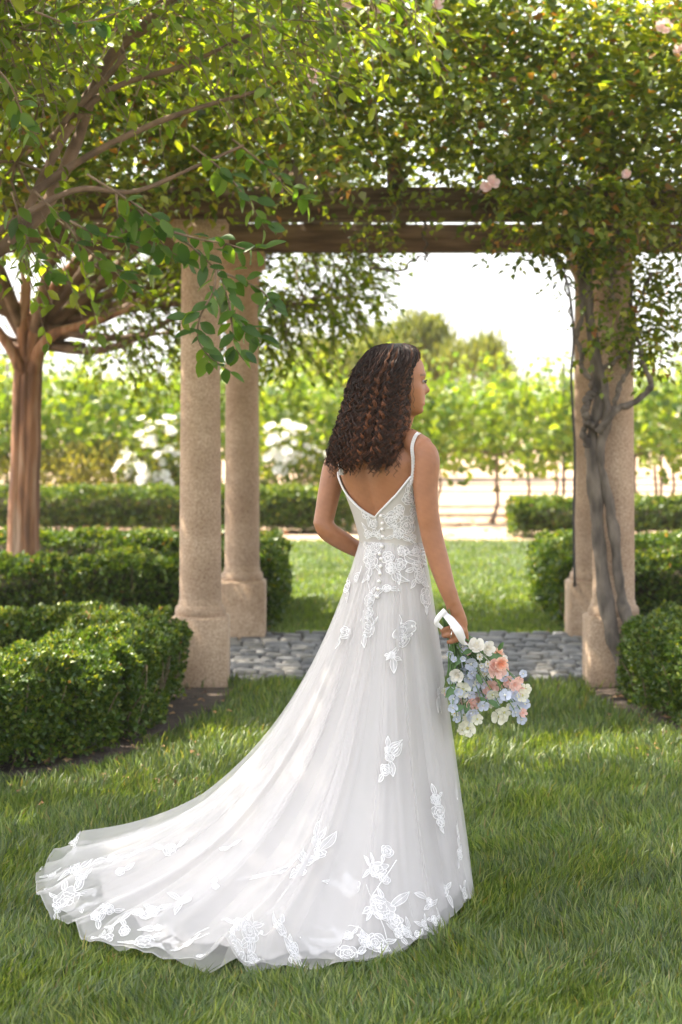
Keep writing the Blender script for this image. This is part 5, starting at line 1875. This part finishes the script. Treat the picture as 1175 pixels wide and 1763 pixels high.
def grass(mb, n, x0, x1, y0, y1, h, w, excl=(), cols=GRASSC, bydepth=False, dead=.02):
    if bydepth:   # density falls with distance: uniform in 1/y
        y = 1 / rng.uniform(1 / y1, 1 / y0, n)
        x = rng.uniform(x0, x1, n) * y / y1 + 0
    else:
        y = rng.uniform(y0, y1, n); x = rng.uniform(x0, x1, n)
    p = np.stack([x, y], 1)
    ok = np.ones(n, bool)
    wob = np.stack([snoise(np.c_[p, 0 * y], 41, 1.7), snoise(np.c_[p, 0 * y], 42, 1.7)], 1) * .06 + rng.normal(size=(n, 2)) * .025
    for poly in excl: ok &= ~in_poly(p + (wob if poly is not pathpoly else wob * .3), poly)
    p = p[ok]; n = len(p)
    und = in_poly(p, hemw)
    hh = h * (.45 + .8 * rng.random(n)) * (1 + .22 * snoise(np.c_[p, 0 * p[:, 0]], 31, .9) + .15 * snoise(np.c_[p, 0 * p[:, 0]], 32, 3.))
    hh = np.where(und, np.minimum(hh, .024), hh)
    a = rng.uniform(0, 6.283, n)
    clump_a = snoise(np.c_[p, 0 * p[:, 0]], 33, 1.2) * 3 + 1
    lean = .25 + .55 * rng.random(n)
    d = np.stack([np.cos(a) * .7 + .5 * np.cos(clump_a), np.sin(a) * .7 + .5 * np.sin(clump_a)], 1) * lean[:, None]
    ww = w * (.6 + .8 * rng.random(n)) / 2
    fa = rng.uniform(-.9, .9, n)
    s = np.stack([np.cos(fa), np.sin(fa), 0 * fa], 1) * ww[:, None]
    b = np.c_[p, np.full(n, -.002)]
    m = b + np.c_[d * .35 * hh[:, None], hh * .55]
    t = b + np.c_[d * 1.0 * hh[:, None], hh * (1 - .25 * lean)]
    v = np.stack([b - s, b + s, m - s * .8, m + s * .8, t], 1).reshape(-1, 3)
    k = (np.arange(n) * 5)[:, None]
    tr = np.concatenate([k + [0, 1, 3], k + [0, 3, 2], k + [2, 3, 4]])
    c = pal(n, cols, .16)
    c *= (1 + .18 * snoise(np.c_[p, 0 * p[:, 0]], 34, .7) + .12 * snoise(np.c_[p, 0 * p[:, 0]], 35, 2.6))[:, None]
    old = rng.random(n) < dead
    c[old] = pal(int(old.sum()), [(.26, .22, .10), (.20, .16, .08)])
    mb.add(v, t=tr, c=np.repeat(np.clip(c, .01, .8), 5, 0))


gb = MB()
pathpoly = [(-9, 11.57), (9, 11.57), (9, 13.94), (-9, 13.94)]
ins = lambda poly, s: [tuple(np.array(q) * 1.0) for q in poly]
grass(gb, 152000, -2.9, 2.9, 4.6, 11.62, .064, .0056, [bedL, bedR, pathpoly], bydepth=True)
grass(gb, 45000, -4.9, 4.9, 4.2, 11.6, .056, .0085, [bedL, bedR, pathpoly], bydepth=True)
grass(gb, 9000, -2.9, 2.9, 4.6, 11.5, .085, .0046, [bedL, bedR, pathpoly], cols=[(.20, .25, .08), (.16, .21, .06), (.22, .24, .11)], bydepth=True)
tag(gb.obj('grass', M_grass), 'mown green lawn grass around the gown, in front of the path', 'grass', kind='stuff')
gb = MB()
hedgeL = [(-6, 13.4), (-.52, 13.4), (-.52, 16.9), (-6, 16.9)]
hedgeR = [(1.64, 13.4), (6, 13.4), (6, 16.9), (1.64, 16.9)]
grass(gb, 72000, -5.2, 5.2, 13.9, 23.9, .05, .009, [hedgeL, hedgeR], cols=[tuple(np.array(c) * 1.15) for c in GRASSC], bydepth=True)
tag(gb.obj('grass', M_grass), 'sunlit lawn grass behind the pergola, towards the vineyard', 'grass', kind='stuff')
# sparse weeds of the bed edges
# ------------------------------------------------------------------ haze
hz = MB(); hz.box((0, 1130, 24.5), (4300, 2300, 51.5))
m, nt, b, out = nodes_of('haze_air')
nt.nodes.remove(b)
pv = nt.nodes.new('ShaderNodeVolumePrincipled')
pv.inputs['Color'].default_value = (.93, .95, 1.0, 1)
pv.inputs['Density'].default_value = .0004
pv.inputs['Anisotropy'].default_value = .3
nt.links.new(pv.outputs[0], out.inputs['Volume'])
tag(hz.obj('haze', m), 'pale summer haze filling the distance', 'haze', kind='stuff')
